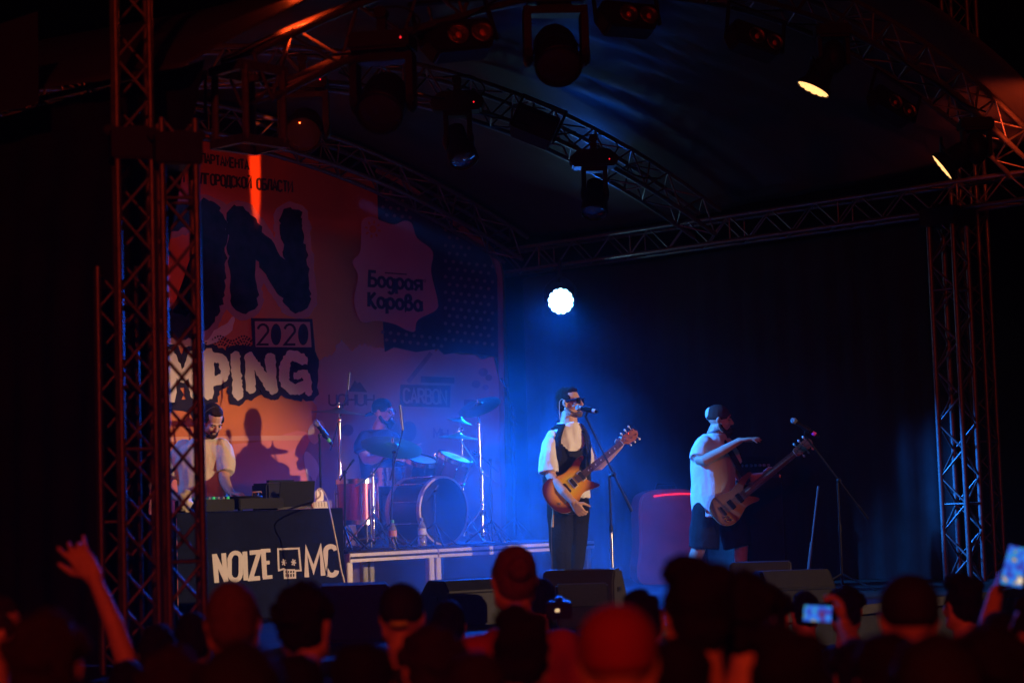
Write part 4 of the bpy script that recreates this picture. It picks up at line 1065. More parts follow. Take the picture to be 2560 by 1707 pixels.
def hand_parts(mb, w, d, nrm, thumb, curl=(25, 30, 25), spread=4, s=1., tcurl=20, fan=None):
    """w wrist, d towards the fingers, nrm where the palm looks, thumb side vector; fingers bend towards nrm"""
    w = V(w); d = V(d).normalized(); nrm = (V(nrm) - d * V(nrm).dot(d)).normalized()
    sd = d.cross(nrm); sd = sd if sd.dot(V(thumb)) > 0 else -sd
    for k, x in enumerate((.030, .010, -.010, -.029)):
        mb.cap([w - d * .01 * s + sd * x * .55 * s, w + d * .05 * s + sd * x * .9 * s, w + (d * (.088 - .004 * abs(k - 1)) + sd * x) * s], [.017 * s, .015 * s, .0115 * s], 8)
    for k, (x, L) in enumerate(((.030, .072), (.010, .080), (-.010, .074), (-.029, .058))):
        p = w + (d * (.088 - .004 * abs(k - 1)) + sd * x) * s
        a = R(spread * (1.5 - k)); dd = d * math.cos(a) + sd * math.sin(a); ang = 0; P = [p]; rad = [.0100 * s]
        cv = fan[k] if fan else curl
        for j, fr in enumerate((.46, .30, .24)):
            ang += R(cv[j]); q = dd * math.cos(ang) + nrm * math.sin(ang)
            P.append(P[-1] + q * (L * fr * s)); rad.append((.0092, .0084, .0074)[j] * s)
        mb.cap(P, rad, 8)
    p = w + (d * .022 + sd * .026) * s; q = (d * .55 + sd * .75 + nrm * .35).normalized(); q2 = (d * .85 + sd * .35 + nrm * math.sin(R(tcurl))).normalized()
    mb.cap([p - q * .01, p + q * .042 * s, p + (q * .042 + q2 * .032) * s, p + (q * .042 + q2 * .058) * s], [.0165 * s, .0125 * s, .0105 * s, .0085 * s], 8)
def torso_mesh(mb, pel, chest, neck, yaw, grow=0., lv=None, sl=1.):
    pel, chest, neck = V(pel), V(chest), V(neck)
    lv = lv or [(-.12, .165, .115), (0, .17, .12), (.25, .158, .115), (.5, .17, .122), (.7, .188, .126), (.82, .19, .118), (.91, .158, .1), (1, .075, .075)]
    a = R(yaw); x = V((math.cos(a), math.sin(a), 0)); y = V((-math.sin(a), math.cos(a), 0)); n = 28; vs = []
    for t, rx, ry in lv:
        c = pel.lerp(chest, min(t / .7, 1)) if t < .7 else chest.lerp(neck, (t - .7) / .3)
        if t < 0: c = pel + (pel - chest) * (-t / .7)
        for k in range(n):
            q = 2 * math.pi * k / n; cs, sn = math.cos(q), math.sin(q)
            cs = math.copysign(abs(cs) ** .85, cs); sn = math.copysign(abs(sn) ** .85, sn)
            vs.append(c + x * ((rx + grow) * cs) + y * ((ry + grow) * sn))
    fs = [(i * n + k, i * n + (k + 1) % n, (i + 1) * n + (k + 1) % n, (i + 1) * n + k) for i in range(len(lv) - 1) for k in range(n)]
    fs += [tuple(reversed(range(n))), tuple(range((len(lv) - 1) * n, len(lv) * n))]
    mb.add(vs, fs); return x, y
def limb(mb, pts, rad, n=12): mb.cap(pts, rad, n)
def sleeve(mb, pts, rad, n=14):
    mb.cap(pts[:2], rad[:2], n); mb.tube(pts[1:], rad[1:], n)
def shoe(root, ank, yaw, m_, s=1.):
    a = R(yaw); f_ = V((math.sin(a), -math.cos(a), 0)); b = MB(); ank = V(ank)
    b.ell(ank + f_ * .02 + V((0, 0, -.02)), (.05, .05, .06)); b.cap([V((ank.x, ank.y, .045)) - f_ * .05, V((ank.x, ank.y, .04)) + f_ * .1, V((ank.x, ank.y, .032)) + f_ * .17], [.045, .044, .032], 10)
    o = blob('shoe', b, m_, root, .012, 2)
    so = MB(); q = Matrix.Rotation(a, 3, 'Z')
    so.box(V((ank.x, ank.y, .012)) + f_ * .055, (.088, .28, .024), q); build('sole', so, mat('sole_white', (.6, .6, .58), .6), o, bevel=.01)

# ---- stringed instruments, built flat then set in place
def frame(o, ex, ez):
    ex = V(ex).normalized(); ez = V(ez); ez = (ez - ex * ez.dot(ex)).normalized(); ey = ez.cross(ex)
    M = Matrix((ex, ey, ez)).transposed().to_4x4(); M.translation = V(o); return M
def burst(name, inner, mid, outer, rx, ry, coat=1.):
    m = bpy.data.materials.new(name); m.use_nodes = True; MATS[name] = m; n = m.node_tree; b = n.nodes['Principled BSDF']
    tc = n.nodes.new('ShaderNodeTexCoord'); mp = n.nodes.new('ShaderNodeMapping'); mp.inputs['Scale'].default_value = (1 / rx, 1 / ry, 0)
    ln = n.nodes.new('ShaderNodeVectorMath'); ln.operation = 'LENGTH'; rp = n.nodes.new('ShaderNodeValToRGB')
    wv = n.nodes.new('ShaderNodeTexWave'); wv.inputs['Scale'].default_value = 30; wv.inputs['Distortion'].default_value = 6; wv.inputs['Detail'].default_value = 3
    mx = n.nodes.new('ShaderNodeMixRGB'); mx.blend_type = 'MULTIPLY'; mx.inputs[0].default_value = .22
    n.links.new(tc.outputs['Object'], mp.inputs[0]); n.links.new(mp.outputs[0], ln.inputs[0]); n.links.new(ln.outputs['Value'], rp.inputs[0]); n.links.new(tc.outputs['Object'], wv.inputs[0])
    e = rp.color_ramp.elements; e[0].color = (*inner, 1); e[0].position = .35; e[1].color = (*outer, 1); e[1].position = 1.0; k = e.new(.72); k.color = (*mid, 1)
    n.links.new(rp.outputs[0], mx.inputs[1]); n.links.new(wv.outputs[0], mx.inputs[2]); n.links.new(mx.outputs[0], b.inputs['Base Color'])
    b.inputs['Roughness'].default_value = .18; b.inputs['Coat Weight'].default_value = coat; b.inputs['Coat Roughness'].default_value = .05
    return m
def guitar(name, label, M, outline, nut, head, bodym, strings, pick, bridge_x, scale=1., bass=False, neck_m=None):
    t = thing(name, label, 'guitar'); t.matrix_world = M @ Matrix.Scale(scale, 4)
    nm = neck_m or mat('neck_mahogany', (.36, .13, .06), .35, 0, .25, 30)
    o = smooth_poly(outline, 5)
    b = MB(); b.prism([(p.x, p.y) for p in o], .042, -.021); build('body', b, bodym, t, bevel=.007)
    bd_ = MB(); bd_.prism([(p.x * 1.006, p.y * 1.008) for p in o], .004, .006); build('binding', bd_, mat('binding_cream', (.5, .4, .28), .4), t)
    w0, w1 = (.029, .022) if not bass else (.036, .028)
    x0 = .13
    b = MB(); b.prism([(x0 - .05, -w0), (nut, -w1), (nut, w1), (x0 - .05, w0)], .008, .026); fb = build('fretboard', b, mat('rosewood', (.13, .07, .045), .4, 0, .3, 60), t)
    b = MB(); b.tube([(x0, 0, .012), (nut, 0, .014)], [.028, .021] if not bass else [.034, .027], 12, (.8, .9)); build('neck', b, nm, t)
    L = nut - bridge_x; k = 0
    for i in range(1, 23):
        x = nut - L * (1 - 2 ** (-i / 12))
        if x < x0 - .04: break
        wf = w1 + (w0 - w1) * (nut - x) / (nut - x0 + .05)
        b = MB(); b.box((x, 0, .0352), (.0016, wf * 1.96, .0024)); build('fret', b, CHROME, fb)
        if i in (3, 5, 7, 9, 12, 15, 17):
            x2 = nut - L * (1 - 2 ** (-(i - .5) / 12)); b = MB(); b.prism([(x2 - .008, -.004), (x2 + .002, -.007), (x2 + .009, .004), (x2, .007)], .0006, .0341); build('inlay', b, mat('pearl', (.75, .72, .68), .25), fb)
    hb = MB(); hb.prism([(p[0] + nut, p[1]) for p in head], .014, .012); hs = build('headstock', hb, nm, t, bevel=.003)
    b = MB(); b.box((nut, 0, .036), (.004, w1 * 2, .006)); build('nut', b, mat('bone', (.75, .7, .6), .4), t)
    per = strings // 2
    hl = max(p[0] for p in head)
    for i in range(strings):
        sd = 1 if i < (strings + 1) // 2 else -1; j = i if sd > 0 else i - (strings + 1) // 2
        x = nut + hl * (.28 + .26 * j); y = sd * (.024 + .003 * j if not bass else .03)
        b = MB(); b.lathe([(.0055, 0), (.0055, .012), (.002, .013)], (x, y * .75, .026), (0, 0, 1), 8); build('tuner_post', b, CHROME, hs)
        b = MB(); b.tube([(x, y * 1.1, .018), (x, y * 1.1 + sd * .022, .018)], .003, 6); b.ell((x, y * 1.1 + sd * .032, .018), (.009, .012, .006) if not bass else (.012, .015, .007), n=8, m=6); build('tuner_button', b, mat('tuner_pearl', (.75, .72, .66), .3, .2), hs)
        ys = (i - (strings - 1) / 2) * (2 * w0 * .84 / (strings - 1)); yn = (i - (strings - 1) / 2) * (2 * w1 * .8 / (strings - 1))
        b = MB(); b.tube([(bridge_x, ys, .040), (nut, yn, .0405), (x, y * .75, .034)], .0007 if not bass else .0014, 5); build('string', b, CHROME, t)
    for x, rim in pick:
        b = MB(); b.box((x, 0, .026), (.042, .088, .012)); pk = build('pickup', b, rim, t, bevel=.003)
        b = MB(); b.box((x, 0, .0325), (.030, .072, .004)); build('cover', b, BLKP if bass else mat('pickup_black', (.05, .05, .055), .3, .4), pk)
        if not bass:
            for s_ in range(6):
                b = MB(); b.lathe([(.003, 0), (.003, .002)], (x - .007, -.028 + s_ * .0112, .0345), (0, 0, 1), 8); build('pole_piece', b, CHROME, pk)
    b = MB(); b.box((bridge_x, 0, .03), (.022, .088, .014)); br = build('bridge', b, CHROME if not bass else BLKP, t, bevel=.004)
    for s_ in range(strings):
        b = MB(); b.box((bridge_x, (s_ - (strings - 1) / 2) * .0128, .039), (.02, .009, .006)); build('saddle', b, CHROME, br)
    for kx, ky in ((-.10, -.085), (-.145, -.06), (-.06, -.105))[:3 if not bass else 0] or ((-.13, -.07), (-.16, -.05), (-.13, -.1), (-.165, -.085)):
        b = MB(); b.lathe([(.012, 0), (.0105, .013), (.003, .015)], (kx, ky, .022), (0, 0, 1), 12); build('knob', b, mat('knob_amber', (.35, .16, .04), .25) if not bass else CHROME, t)
    return t
def person(label, foot, rz_=VA, s=1., grp=None):
    t = thing('person', label, 'person', foot, rz_, grp); t.scale = (s,) * 3; return t

# ================= singer
SF = at(1420, 1497, 16.68); SF.z = FLOOR + .008
S = person('singer in a white shirt, black vest and sunglasses singing with a guitar', SF)
yw = 30
HM = head_matrix((.076, -.015, 1.634), 60, -3, 0, 1.05)
sk = MB(); head_parts(sk, HM)
limb(sk, [(.05, .01, 1.42), (.062, .005, 1.51), (.070, .0, 1.58)], [.085, .069, .063])
limb(sk, [(-.125, -.16, 1.16), (-.115, -.21, 1.03), (-.09, -.235, .985), (-.01, -.30, .885), (.062, -.325, .80)], [.052, .046, .045, .038, .028])
hand_parts(sk, (.068, -.327, .792), (.42, .02, -.62), (.25, .85, .2), (.75, -.1, .45), (32, 42, 30), 3, 1.06, 25)
limb(sk, [(.20, .12, 1.17), (.265, .10, 1.09), (.30, .08, 1.10), (.40, .02, 1.185), (.475, -.02, 1.255)], [.05, .045, .044, .037, .028])
hand_parts(sk, (.478, -.02, 1.262), (.25, -.45, .55), (.25, -.75, -.45), (-.35, -.2, .6), (48, 58, 40), 3, 1.0, 30)
limb(sk, [(-.125, -.16, 1.16), (-.09, -.09, 1.33), (.06, .01, 1.42), (.14, .11, 1.33), (.20, .12, 1.17)], [.045, .05, .05, .05, .045])
blob('body', sk, SKIN, S, .0055, 3)
h = MB(); hair_short(h, HM, .012); blob('hair', h, HAIR, S, .007, 2, (.004, (55, 55, 55)))
h = MB(); beard_parts(h, HM, .0); blob('beard', h, mat('stubble', (.13, .075, .055), .8, 0, .4, 150, .6, 250), S, .005, 2, (.002, (80, 80, 80)))
b = MB(); b.M = HM; b.cap([(-.016, -.093, -.059), (.016, -.093, -.059)], .006, 8); build('mouth', b, mat('mouth_dark', (.12, .03, .03), .4), S)
b = MB(); b.M = HM; b.box((0, -.0965, -.0565), (.022, .004, .005)); build('teeth', b, mat('teeth', (.8, .78, .72), .3), S)
# sunglasses
sg = thing('sunglasses', 'dark sunglasses on the singer\'s face', 'sunglasses'); sg.parent = S; del sg['category']; del sg['label']
for sx in (-1, 1):
    b = MB(); b.M = HM; b.prism([(p.x, p.y) for p in smooth_poly([(sx * .008, .02), (sx * .034, .024), (sx * .062, .022), (sx * .060, -.012), (sx * .04, -.022), (sx * .016, -.018)], 4)], .004, 0)
    b.v = [HM @ (lambda q: V((q.x, -.097 - q.z + abs(q.x) * .14, q.y + .004)))(HM.inverted() @ v) for v in b.v]; build('lens', b, mat('dark_lens', (.01, .01, .012), .06, 0, coat=1), sg)
    b = MB(); b.M = HM; b.tube([(sx * .064, -.094, .02), (sx * .079, -.05, .016), (sx * .083, .01, .01)], .0045, 6, (1.6, .7)); build('temple', b, mat('frame_blue', (.02, .03, .06), .25), sg)
b = MB(); b.M = HM; b.tube([(-.066, -.097, .026), (-.03, -.104, .030), (0, -.104, .024), (.03, -.104, .030), (.066, -.097, .026)], .0035, 6); build('frame', b, BLKP, sg)
b = MB(); b.M = HM; b.ell((-.084, .006, -.006), (.006, .007, .009)); build('earphone', b, CHROME, S)
b = MB(); b.M = HM; b.tube(smooth_poly([(-.086, .006, -.006), (-.088, .022, .03), (-.09, .05, .01), (-.085, .06, -.06), (-.07, .07, -.13)], 5, False), .0022, 5); build('earphone_wire', b, mat('wire_clear', (.5, .45, .42), .4), S)
# white shirt with loose elbow-length sleeves
shp = ((.025, 0, .93), (.035, .0, 1.275), (.055, .015, 1.47))
b = MB(); torso_mesh(b, *shp, yw, .012, [(-.2, .185, .13), (0, .18, .13), (.25, .17, .125), (.5, .18, .128), (.7, .18, .13), (.8, .165, .12), (.87, .142, .108), (.94, .108, .094), (1, .08, .078)])
sleeve(b, [(-.085, -.085, 1.345), (-.115, -.12, 1.27), (-.13, -.16, 1.17), (-.125, -.185, 1.05)], [.06, .07, .078, .085])
sleeve(b, [(.14, .105, 1.35), (.18, .13, 1.29), (.21, .115, 1.18), (.24, .11, 1.11)], [.06, .07, .072, .072])
blob('shirt', b, WHITE, S, .009, 2, (.012, (14, 14, 5)))
# scooped black vest over it
def shell(mb, pel, chest, neck, yaw, grow, keep, lv, n=56, m_=26):
    pel, chest, neck = V(pel), V(chest), V(neck); a = R(yaw); x = V((math.cos(a), math.sin(a), 0)); y = V((-math.sin(a), math.cos(a), 0)); vs = []
    def prof(t):
        for (t0, a0, b0), (t1, a1, b1) in zip(lv, lv[1:]):
            if t <= t1: q = (t - t0) / (t1 - t0); return a0 + (a1 - a0) * q, b0 + (b1 - b0) * q
        return lv[-1][1:]
    for i in range(m_ + 1):
        t = lv[0][0] + (lv[-1][0] - lv[0][0]) * i / m_; rx, ry = prof(t)
        c = pel.lerp(chest, t / .7) if t < .7 else chest.lerp(neck, (t - .7) / .3)
        for k in range(n):
            q = 2 * math.pi * k / n; cs, sn = math.cos(q), math.sin(q)
            cs = math.copysign(abs(cs) ** .85, cs); sn = math.copysign(abs(sn) ** .85, sn)
            vs.append(c + x * ((rx + grow) * cs) + y * ((ry + grow) * sn))
    fs = []
    for i in range(m_):
        t = lv[0][0] + (lv[-1][0] - lv[0][0]) * (i + .5) / m_
        for k in range(n):
            ang = (360 * (k + .5) / n - 270 + 540) % 360 - 180            # 0 = front
            if keep(t, ang): fs.append((i * n + k, i * n + (k + 1) % n, (i + 1) * n + (k + 1) % n, (i + 1) * n + k))
    mb.add(vs, fs)
VL = [(.0, .185, .135), (.25, .175, .13), (.5, .185, .133), (.7, .184, .135), (.8, .169, .125), (.87, .146, .113), (.94, .112, .099), (.985, .09, .088)]
def vest_keep(t, a):
    f_ = abs(a); fc = abs(a + 7)
    if t > .60 and fc < 33 * min(1, (t - .60) / .16) ** .5: return False            # neck scoop
    if t > .62 and 62 + 0 * t < f_ < 122 and t < .90: return False                   # arm holes
    if t > .93 and f_ > 100: return False
    return True
b = MB(); shell(b, *shp, yw, .018, vest_keep, VL)
vs_ = build('vest', b, BLACKC, S, angle=180); so = vs_.modifiers.new('t', 'SOLIDIFY'); so.thickness = .008; so.offset = 1
sm = vs_.modifiers.new('s', 'SMOOTH'); sm.iterations = 4
# trousers and shoes
b = MB(); b.ell((.025, 0, .93), (.15, .145, .12)); 
limb(b, [(-.035, -.075, .90), (-.045, -.10, .70), (-.045, -.11, .47), (-.05, -.10, .25), (-.055, -.09, .08)], [.118, .112, .098, .084, .082])
limb(b, [(.085, .07, .90), (.10, .08, .70), (.085, .085, .47), (.06, .09, .25), (.05, .10, .08)], [.118, .110, .094, .080, .078])
blob('trousers', b, mat('dark_trousers', (.008, .007, .010), .85, 0, .2, 10, .3, 40), S, .011, 2, (.010, (9, 9, 5)))
b = MB(); b.tube([(-.115, -.165, .80), (-.125, -.185, .55), (-.128, -.175, .30), (-.125, -.16, .1)], .003, 5); build('side_seam', b, mat('seam_brown', (.10, .06, .05), .8), S)
shoe(S, (-.055, -.09, .09), 30, BLK); shoe(S, (.05, .10, .09), 60, BLK)
# guitar, its strap and lead
SM = Matrix.Translation(SF) @ rotz(VA)
PRS = [(-.215, 0), (-.205, -.075), (-.165, -.14), (-.09, -.163), (-.01, -.138), (.045, -.112), (.1, -.116), (.15, -.138), (.195, -.150), (.205, -.138), (.185, -.105), (.16, -.065), (.148, -.032), (.148, .03), (.165, .062), (.2, .082), (.24, .098), (.252, .115), (.235, .130), (.18, .132), (.11, .115), (.045, .108), (-.02, .125), (-.09, .150), (-.16, .135), (-.2, .08)]
GHEAD = [(0, -.021), (.02, -.026), (.03, -.042), (.11, -.052), (.145, -.036), (.165, -.006), (.150, .012), (.148, .034), (.04, .040), (.02, .026), (0, .021)]
GM = SM @ frame((.03, -.255, .925), (.588, .15, .452), (.06, -1, .16))
SUN = burst('sunburst_lacquer', (.95, .60, .04), (.88, .36, .03), (.12, .007, .005), .205, .15)
CREAM = mat('pickup_cream', (.62, .55, .45), .4)
guitar('electric_guitar', 'sunburst electric guitar held by the singer', GM, PRS, .565, GHEAD, SUN, 6, ((.135, CREAM), (.045, CREAM)), -.02, 1.04)
def strap(label, pts, w_, root_m, m_):
    b = MB(); b.tube(smooth_poly([root_m @ V(p) for p in pts], 6, False), w_, 8, (1, .12)); return tag(build('guitar_strap', b, m_), label, 'guitar strap', 'guitar straps')
strap('dark strap running over the singer\'s vest', [(.21, -.12, 1.03), (.212, -.12, 1.13), (.205, -.10, 1.25), (.18, -.05, 1.37), (.12, .02, 1.455), (-.0, .10, 1.43), (-.13, .10, 1.3), (-.15, .0, 1.1), (-.13, -.17, .88)], .022, SM, BLACKC)
b = MB(); b.tube(smooth_poly([SM @ V(p) for p in [(.05, -.29, .77), (.08, -.3, .735), (.06, -.29, .70), (-.03, -.25, .72), (-.1, -.2, .8), (-.17, -.13, .93), (-.19, -.08, 1.05)]], 6, False), .0035, 6)
tag(build('guitar_lead', b, mat('lead_brown', (.12, .09, .08), .5)), 'thin lead plugged into the sunburst guitar', 'cable')
b = MB(); b.tube([SM @ V((-.10, -.215, .79)), SM @ V((-.105, -.22, .70)), SM @ V((-.115, -.22, .60))], [.006, .007, .012], 8)
tag(build('strap_tail', b, mat('leather_tan', (.45, .25, .12), .6)), 'loose tan strap end dangling below the guitar', 'strap')

# ================= bass player
BF = at(1800, 1473, 17.5); BF.z = FLOOR + .008
Bp = person('bass player in a loose white t-shirt and backwards cap', BF)
HM = head_matrix((.058, -.02, 1.478), 82, 4, 0, 1.06)
sk = MB(); head_parts(sk, HM)
limb(sk, [(.0, .0, 1.31), (.022, -.008, 1.38), (.045, -.01, 1.44)], [.085, .073, .066])
limb(sk, [(-.13, -.18, 1.18), (-.150, -.23, 1.125), (-.12, -.26, 1.125), (.05, -.31, 1.21), (.19, -.33, 1.285)], [.056, .050, .050, .041, .030])
hand_parts(sk, (.195, -.33, 1.288), (.95, -.05, .10), (.1, .1, -1), (.1, 1, .1), (4, 8, 8), 8, 1.1, 10, fan=[(2, 4, 4), (10, 8, 6), (16, 12, 8), (24, 16, 10)])
limb(sk, [(.15, .13, 1.12), (.25, .14, .97), (.28, .12, .95), (.37, .05, .97), (.435, .0, .985)], [.055, .048, .046, .038, .029])
hand_parts(sk, (.44, -.005, .99), (.35, -.35, .35), (.3, -.6, -.6), (-.4, -.2, .6), (45, 50, 40), 3, 1.05, 30)
limb(sk, [(-.13, -.06, .50), (-.16, -.05, .40), (-.22, -.01, .25), (-.25, .03, .09)], [.075, .062, .06, .042])
limb(sk, [(.20, .06, .50), (.215, .07, .40), (.205, .1, .25), (.19, .12, .09)], [.075, .062, .06, .042])
limb(sk, [(-.13, -.18, 1.18), (-.08, -.09, 1.25), (.0, .0, 1.31), (.09, .1, 1.25), (.15, .13, 1.12)], [.05] * 5)
limb(sk, [(0, 0, 1.31), (-.02, 0, 1.0), (-.01, 0, .74)], [.07, .09, .09]); limb(sk, [(-.01, 0, .74), (-.09, -.05, .66), (-.13, -.06, .50)], .07); limb(sk, [(-.01, 0, .74), (.1, .05, .66), (.20, .06, .50)], .07)
blob('body', sk, SKIN, Bp, .006, 3)
h = MB(); beard_parts(h, HM, .012); blob('beard', h, BEARD, Bp, .006, 2, (.004, (70, 70, 70)))
eyes(Bp, HM)
def cap_back(root, M, main, panel=None, brim=True):
    b = MB(); b.M = M; b.ell((0, .02, .052), (.083, .101, .082)); b.ell((0, .02, .03), (.084, .102, .05))
    o = blob('cap', b, main, root, .008, 2)
    b = MB(); b.M = M
    pts = [(-.06, .10), (-.03, .118), (0, .122), (.03, .118), (.06, .10), (.055, .17), (.0, .19), (-.055, .17)]
    b.prism([(p.x, p.y) for p in smooth_poly(pts, 3)], .006, .0); b.v = [M @ (lambda q: V((q.x, q.y, q.z + .006 - (q.y - .1) * .45)))(M.inverted() @ v) for v in b.v]; 
    if brim: build('cap_brim', b, main, o)
    if panel:
        b = MB(); b.M = M; b.ell((0, .082, .052), (.055, .045, .058)); blob('cap_panel', b, panel, o, .008, 1)
    b = MB(); b.M = M; b.box((.0, -.082, .044), (.03, .006, .016)); build('cap_tag', b, mat('red_tag', (.6, .02, .03), .5), o)
    return o
cap_back(Bp, HM, mat('cap_dark', (.07, .035, .03), .8), WHITE, False)
b = MB(); torso_mesh(b, (-.02, .0, .80), (-.02, -.01, 1.175), (0.005, .0, 1.362), 55, .03, [(-.32, .19, .155), (-.1, .19, .15), (.25, .19, .145), (.5, .195, .145), (.7, .195, .14), (.82, .185, .122), (.91, .155, .1), (1, .075, .075)])
sleeve(b, [(-.10, -.13, 1.265), (-.14, -.175, 1.20), (-.155, -.205, 1.14)], [.085, .092, .092])
sleeve(b, [(.09, .12, 1.27), (.15, .14, 1.17), (.18, .14, 1.08)], [.08, .085, .085])
blob('t_shirt', b, WHITE, Bp, .011, 2, (.011, (12, 12, 5)))
b = MB(); b.M = Matrix.Translation(V((0.012, -.01, 1.366))) @ rotz(R(55)) @ Matrix.Rotation(R(-22), 4, 'X'); b.lathe([(.082, -.012), (.09, .0), (.086, .012), (.076, .008)], (0, 0, 0), (0, 0, 1), 22, False); build('neckband', b, mat('grey_collar', (.2, .2, .24), .85), Bp)
b = MB(); b.ell((-.01, 0, .72), (.19, .175, .12))
sleeve(b, [(-.09, -.06, .72), (-.115, -.06, .56), (-.135, -.06, .36)], [.135, .132, .135]); sleeve(b, [(.09, .05, .72), (.14, .06, .56), (.18, .06, .36)], [.135, .132, .135])
blob('shorts', b, BLACKC, Bp, .012, 2, (.010, (8, 8, 5)))
for p, yy in (((-.25, .03, .09), 60), ((.19, .12, .09), 75)): shoe(Bp, p, yy, mat('trainers_blue', (.08, .1, .16), .6))
BM = Matrix.Translation(BF) @ rotz(VA)
BO = [(-.23, -.02), (-.215, -.085), (-.16, -.13), (-.08, -.14), (0, -.115), (.06, -.095), (.12, -.1), (.185, -.118), (.205, -.105), (.18, -.07), (.15, -.04), (.14, 0), (.15, .045), (.2, .07), (.27, .09), (.30, .105), (.28, .125), (.2, .128), (.12, .11), (.04, .1), (-.04, .125), (-.12, .14), (-.19, .11), (-.225, .05)]
BHEAD = [(0, -.026), (.03, -.04), (.15, -.045), (.2, -.03), (.21, 0), (.2, .03), (.15, .045), (.03, .04), (0, .026)]
WOOD = burst('bass_wood', (.36, .17, .08), (.30, .13, .06), (.18, .07, .035), .26, .17, .3)
guitar('bass_guitar', 'brown wooden bass guitar hanging at the bass player\'s waist', BM @ frame((.125, -.255, .75), (.655, .22, .47), (.10, -1, .20)), BO, .72, BHEAD, WOOD, 6, ((.06, BLKP), (-.035, BLKP)), -.135, 1.0, True, mat('neck_maple', (.28, .15, .08), .35))
strap('dark strap across the bass player\'s white t-shirt', [(.27, -.18, .92), (.21, -.19, 1.02), (.14, -.17, 1.16), (.06, -.10, 1.30), (-.05, .05, 1.345), (-.16, .12, 1.2), (-.2, .02, .95), (-.11, -.2, .67)], .026, BM, BLACKC)

# ================= disc jockey
DF = at(520, 1533, 15.96); DF.z = FLOOR + .008
Dj = person('disc jockey in a pale t-shirt bending over the table', DF)
HM = head_matrix((.085, -.13, 1.54), 36, 42, 0, 1.0)
sk = MB(); head_parts(sk, HM)
limb(sk, [(.0, .03, 1.36), (.025, -.02, 1.44), (.06, -.07, 1.49)], [.085, .068, .062])
limb(sk, [(-.27, .02, 1.15), (-.34, -.02, 1.04), (-.335, -.07, 1.02), (-.25, -.25, .96), (-.16, -.38, .93)], [.05, .044, .044, .037, .028])
hand_parts(sk, (-.155, -.39, .928), (.5, -.8, -.12), (0, .1, -1), (.8, .4, 0), (22, 26, 20), 5, 1., 20)
limb(sk, [(.155, -.04, 1.14), (.165, -.08, 1.07), (.175, -.12, 1.05), (.22, -.26, .99), (.262, -.36, .955)], [.05, .045, .044, .037, .028])
hand_parts(sk, (.265, -.366, .952), (.75, -.55, -.12), (0, .1, -1), (-.5, -.7, 0), (14, 18, 14), 6, 1., 15)
limb(sk, [(-.27, .02, 1.15), (-.18, .03, 1.29), (.0, .03, 1.36), (.12, .01, 1.29), (.155, -.04, 1.14)], [.045] * 5)
blob('body', sk, SKIN, Dj, .006, 3)
h = MB(); hair_short(h, HM, .004); blob('hair', h, mat('brown_hair', (.04, .025, .018), .75, 0, .5, 90, .8, 200), Dj, .007, 2, (.003, (60, 60, 60)))
h = MB(); beard_parts(h, HM, .002); blob('beard', h, BEARD, Dj, .006, 2, (.003, (70, 70, 70)))
eyes(Dj, HM)
b = MB(); b.M = HM; b.tube([(.085 * math.cos(q / 12 * math.pi), .02, .03 + .098 * math.sin(q / 12 * math.pi)) for q in range(13)], .004, 6); build('headphone_band', b, mat('grey_metal', (.3, .3, .32), .4, .6), Dj)
for sx in (-1, 1):
    b = MB(); b.M = HM; b.lathe([(.03, -.012), (.034, .0), (.03, .012)], (sx * .088, .02, -.002), (1, 0, 0), 14); build('headphone_cup', b, BLKP, Dj)
b = MB(); torso_mesh(b, (-.02, .05, .92), (-.03, .05, 1.22), (.0, .02, 1.405), 18, .022, [(-.2, .19, .14), (0, .185, .135), (.25, .18, .132), (.5, .19, .135), (.7, .2, .135), (.82, .195, .12), (.91, .155, .1), (1, .078, .078)])
sleeve(b, [(-.18, .03, 1.325), (-.25, .025, 1.22), (-.29, .0, 1.11)], [.08, .084, .08]); sleeve(b, [(.13, .01, 1.33), (.165, -.02, 1.22), (.172, -.06, 1.12)], [.078, .082, .078])
blob('t_shirt', b, mat('cream_cotton', (.70, .64, .50), .85, 0, .05, 4, .25, 30, sheen=.2), Dj, .010, 2, (.015, (11, 11, 5)))
b = MB(); b.ell((-.02, .05, .9), (.16, .13, .12)); limb(b, [(-.11, .05, .88), (-.13, .05, .48), (-.14, .07, .07)], [.1, .085, .075]); limb(b, [(.07, .05, .88), (.09, .04, .48), (.1, .07, .07)], [.1, .085, .075])
blob('trousers', b, MATS['dark_trousers'], Dj, .014, 2, (.008, (9, 9, 5)))
shoe(Dj, (-.14, .07, .09), 10, BLK); shoe(Dj, (.10, .07, .09), 25, BLK)

# ================= drummer
Dr = person('bearded drummer in a dark shirt, backwards cap and glasses', DRP)
HM = head_matrix((.055, -.03, 1.235), 62, 2, 0, 1.03)
sk = MB(); head_parts(sk, HM)
limb(sk, [(.0, .0, 1.06), (.02, -.01, 1.12), (.035, -.01, 1.16)], [.07, .062, .057])
limb(sk, [(-.13, -.16, .86), (-.10, -.21, .79), (-.06, -.24, .785), (.04, -.31, .81), (.11, -.36, .82)], [.052, .047, .046, .038, .029])
hand_parts(sk, (.115, -.365, .822), (.6, -.4, .05), (.1, .2, -1), (-.3, .6, .2), (55, 60, 45), 2, 1., 35)
limb(sk, [(.16, .06, .86), (.22, -.02, .79), (.25, -.06, .785), (.25, -.18, .80), (.235, -.28, .81)], [.052, .047, .046, .038, .029])
hand_parts(sk, (.235, -.285, .812), (.1, -.8, .05), (.1, .1, -1), (-.6, -.1, .1), (55, 60, 45), 2, 1., 35)
limb(sk, [(-.13, -.16, .86), (-.1, -.09, .96), (.0, .0, 1.03), (.11, .07, .96), (.16, .06, .86)], [.045] * 5)
blob('body', sk, SKIN, Dr, .007, 3)
